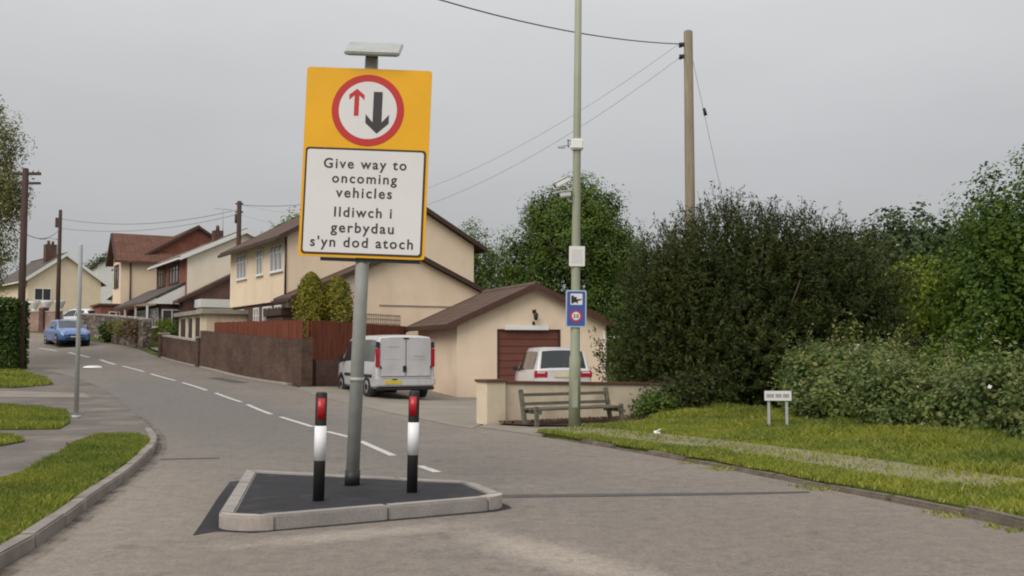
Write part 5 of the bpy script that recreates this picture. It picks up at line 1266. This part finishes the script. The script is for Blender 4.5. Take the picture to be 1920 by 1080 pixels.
# golden conifers
def conifer(label, x, y, H_, r):
    t = thing('conifer', label, 'conifer', (x, y, h(x, y)), 0, 'golden conifers behind the fence')
    MB().tube([(0, 0, -.1), (0, 0, H_ * .9)], [.07, .02], 8).build('trunk', M_BARK, t)
    n = 9000; f = rng.uniform(0.02, 1, n); prof = np.where(f > .58, np.clip(1 - (np.maximum(f - .58, 0) / .42) ** 2.4, 0, 1) ** .55, .85 + .15 * f / .58) ; a = rng.uniform(0, 2 * np.pi, n)
    lump = 1 + .10 * np.sin(a * 5 + f * 23) + .07 * np.sin(a * 9 - f * 37)
    rr = r * prof * lump * rng.uniform(.55, 1.04, n); P = np.stack([rr * np.cos(a), rr * np.sin(a), f * H_], 1)
    Nn = np.stack([np.cos(a), np.sin(a), np.full(n, .25)], 1)
    nn = Nn; leaves(P, Nn, .13, .4, .45, 'foliage', M_LG, t)
conifer('taller golden conifer behind the fence, farther from the sign pole', -7.55, 37.0, 4.1, .64)
conifer('broader golden conifer behind the fence, touching the sign pole', -6.65, 37.5, 4.05, .70)
# left: hedge, tree, wall shrubs
hd = thing('hedge', 'clipped dark green hedge at the left beside the crossarm pole', 'hedge', (-23.7, 40.0, h(-22, 40)), R(0))
V = []; n = 26000
P = np.stack([rng.uniform(-4, 3.75, n), rng.uniform(-.65, .65, n), rng.uniform(-.2, 2.75, n)], 1)
face = rng.integers(0, 3, n); P[face == 0, 1] = -.65 + rng.normal(0, .05, (face == 0).sum()); k = (face == 1); P[k, 2] = 2.75 + rng.normal(0, .06, k.sum())
k = (face == 2) & (rng.uniform(0, 1, n) < .45); P[k, 0] = 3.75 + rng.normal(0, .06, k.sum())
Nn = np.stack([np.zeros(n), -np.ones(n) * .6, np.full(n, .5)], 1)
leaves(P, Nn, .13, .6, .7, 'foliage', M_LH, hd)
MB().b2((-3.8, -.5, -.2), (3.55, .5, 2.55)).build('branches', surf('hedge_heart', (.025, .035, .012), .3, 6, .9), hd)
tree('tree', 'tall airy pale green tree at the left edge above the hedge', 'tree', (-26.7, 42.5),
     [(0, 0, 7.5, 3.2, 3, 3.6), (2.6, -.5, 9.2, 1.6, 1.6, 1.6), (4.2, -.5, 7.2, 1.7, 1.5, 1.6), (2.8, -.6, 5.0, 1.6, 1.5, 1.5), (1.5, -.5, 10.4, 1.4, 1.4, 1.0), (3.2, 0, 3.6, 1.5, 1.3, 1.4), (4.0, -.5, 9.6, 1.6, 1.5, 1.5), (4.5, -.5, 7.2, 1.3, 1.3, 1.3), (4.1, -.5, 5.0, 1.4, 1.3, 1.4), (3.0, -.5, 10.8, 1.6, 1.4, 1.1)], M_LF, 2000, 32, .32, .15, .42, (7, .25, 12), None, inner=False)
def small_shrub(label, x, y, z, lobes, mat, n=140, size=.12, per=14):
    t = thing('shrub', label, 'shrub', (x, y, z), 0, 'shrubs along the stone wall')
    MB().tube([(0, 0, -.3), (.02, 0, .4)], [.04, .015], 6).build('stem', M_BARK, t)
    P, Nn = lobe_points(lobes, n, per, .13, .4); leaves(P, Nn, size, .6, .7, 'foliage', mat, t)
small_shrub('bright green shrub at the footpath gap in the stone wall', -18.3, 52.3, h(-18.3, 52.3), [(0, 0, .9, .7, .6, .7), (.6, -.5, .4, .6, .5, .5)], M_LI, 160)
small_shrub('dark ivy covering the set back stone wall', -16.4, 50.4, h(-16.4, 50.4), [(-.6, .4, .8, .7, .4, .8), (.2, -.4, .7, .7, .4, .7)], M_LH, 200)
small_shrub('yellow flowering shrub beside the outbuilding corner', -15.3, 48.2, h(-15.3, 48.2), [(0, 0, 1.1, .4, .4, .6), (.2, -.1, .5, .4, .4, .5)], M_LF, 110)
small_shrub('brown green climber on the stone wall behind the blue car', -22.3, 55.8, h(-22.3, 55.8), [(0, 0, .9, .6, .35, .5), (.9, -1.2, .8, .6, .35, .45)], M_LF, 110)
small_shrub('dark shrub growing at the stone wall foot beside the blue car', -23.4, 57.2, h(-23.4, 57.2), [(0, 0, .6, .6, .4, .7)], M_LH, 110)
small_shrub('reddish leafed plant at the near end of stone wall', -20.0, 52.7, h(-20.0, 52.7), [(0, 0, .9, .5, .35, .6), (-.6, .9, 1.1, .6, .35, .5)], leaf_mat('leaf_reddish', (.16, .09, .05), (.2, .13, .075), (.3, .2, .13), .2), 120)
small_shrub('weeds growing at the bench end of the garden wall', 2.75, 20.9, h(2.75, 20.9), [(0, 0, .2, .35, .3, .28), (.4, .1, .25, .35, .3, .3)], M_LA, 70, .08)

# ------------------------------------------------------------------ grass
def grass(name, poly, dens, hgt, mat, dz, exclude=None, wid=.007, var=None, lean=.35, edge_poly=None):
    xs_ = [p[0] for p in poly]; ys_ = [p[1] for p in poly]
    A = (max(xs_) - min(xs_)) * (max(ys_) - min(ys_)); n = int(A * dens)
    P = np.stack([rng.uniform(min(xs_), max(xs_), n), rng.uniform(min(ys_), max(ys_), n)], 1)
    keep = inpoly(P, poly)
    if exclude is not None: keep &= ~(inpoly(P, exclude) & (rng.uniform(0, 1, n) < .9))
    P = P[keep]
    if var is not None: P, k = var(P)
    else: k = np.ones(len(P))
    n = len(P); Z = hv(P) + dz
    pn = np.sin(P[:, 0] * 2.1 + 1.3 * np.sin(P[:, 1] * 1.7)) * np.sin(P[:, 1] * 2.6 + np.sin(P[:, 0] * 3.1)) * .35 + 1
    H_ = hgt * rng.uniform(.5, 1.3, n) * k * pn; a = rng.uniform(0, 2 * np.pi, n); la = rng.uniform(0, 2 * np.pi, n); ll = rng.uniform(0, lean * 2, n) * H_
    w = wid * rng.uniform(.7, 1.4, n) * (1 + P[:, 1] * .03)
    B = np.column_stack([P, Z]); d = np.stack([np.cos(a) * w, np.sin(a) * w, np.zeros(n)], 1); ld = np.stack([np.cos(la) * ll, np.sin(la) * ll, np.zeros(n)], 1)
    up_ = np.zeros((n, 3)); up_[:, 2] = H_
    V = np.empty((n, 4, 3)); V[:, 0] = B - d; V[:, 1] = B + d; V[:, 2] = B + up_ * .6 + ld * .35 + d * .6; V[:, 3] = B + up_ + ld
    F = np.arange(n * 4).reshape(n, 4)
    o = np_mesh(name, V.reshape(-1, 3), F, mat); tag(o, kind='stuff'); return o
GV1 = [(-3.52, 3), (-3.50, 6.5)] + [p for p in offset_line(LE, .12) if 6.6 < p[1] < 15.9] + [(-6.1, 16.25), (-6.75, 16.1), (-6.4, 14.5), (-5.9, 12.8), (-5.55, 11.2), (-5.33, 9.8), (-5.35, 3)]
o = grass('grass', GV1, 4200, .055, M_GRASSL, .09, wid=.0055); tag(o, 'short mown grass on the kerbside verge at the lower left', 'grass')
o = grass('grass', V2, 1500, .07, M_GRASSL, .07, wid=.008); tag(o, 'rectangular grass patch beyond the left footway', 'grass')
o = grass('grass', V4, 1500, .06, M_GRASS, .07, wid=.008); tag(o, 'brownish grass corner at the left edge of the footway', 'grass')
o = grass('grass', V3, 500, .10, M_GRASS, .07, wid=.014); tag(o, 'worn grass patch in front of the clipped hedge', 'grass')
def tall(P):
    # long towards the thicket and at the far right, short along the kerb
    d = np.clip((P[:, 0] - 3.0 - (17 - P[:, 1]) * .28) / 2.6, 0, 1); return P, .5 + .95 * d
vis = [(x - (.0 if y < 10.5 else .07 + .06 * math.sin(y * 5.3)), y - .03) for x, y in VR if y > 5.5] + [(1.15, 17.95), (2.6, 19.3), (3.2, 21.2), (4.6, 22.3), (6.2, 19.5), (10.5, 16), (10.5, 5.5)]
o = grass('grass', vis, 2300, .105, M_GRASS, .065, exclude=pathpoly, wid=.0075, var=tall, lean=.45); tag(o, 'rough uncut grass on the right hand verge', 'grass')
# ragged weeds in the gutter along the right kerb
gutter = [p for p in offset_line(RK, .05) if 7.5 < p[1] < 13.5]; wpoly = offset_line(gutter, .18) + offset_line(gutter, -.12)[::-1]
def patchy(P):
    k = (np.sin(P[:, 1] * 3.1) + np.sin(P[:, 1] * 7.7 + 1)) > .55; P = P[k]; return P, np.ones(len(P))
o = grass('weeds', wpoly, 900, .035, M_GRASS, .0, wid=.006, var=patchy, lean=.8); tag(o, 'low weeds creeping from the kerb into the road edge', 'weeds')
# soil clods and dead leaves by the wall
P = np.stack([rng.uniform(-.25, 2.6, 900), rng.uniform(0, 1, 900)], 1); P[:, 1] = 19.15 + P[:, 0] * .55 + P[:, 1] * .55; P[:, 1] += .1
B = np.column_stack([P, hv(P) + .065]); o = leaves(B, np.tile(np.array([[0, 0, 1.0]]), (len(B), 1)), .06, .6, .6, 'dead_leaves', surf('dead_leaf', (.13, .08, .045), .4, 9, .9)); tag(o, 'dead brown leaves on the soil under the bench', 'leaves', kind='stuff')
# litter
lt_ = MB(); 
for k, (dx, dy, a_) in enumerate(((0, 0, .2), (.03, .02, 1.2))):
    rm = Matrix.Rotation(a_, 3, 'Z') @ Matrix.Rotation(.5 - k, 3, 'X'); lt_.box((2.32 + dx, 15.9 + dy, h(2.32, 15.9) + .15 + k * .03), (.10, .07, .02), rm)
tag(lt_.build('litter', M_BOLW, bevel=.006), 'scrap of white litter lying in the verge grass near the bush', 'litter')
lt_ = MB().box((7.05, 15.1, h(7.05, 15.1) + .35), (.07, .05, .06), Matrix.Rotation(.6, 3, 'Y')).box((7.13, 15.08, h(7.1, 15.1) + .29), (.04, .04, .04))
tag(lt_.build('litter', M_BOLW, bevel=.006), 'white scrap caught in the front of the bramble thicket', 'litter')
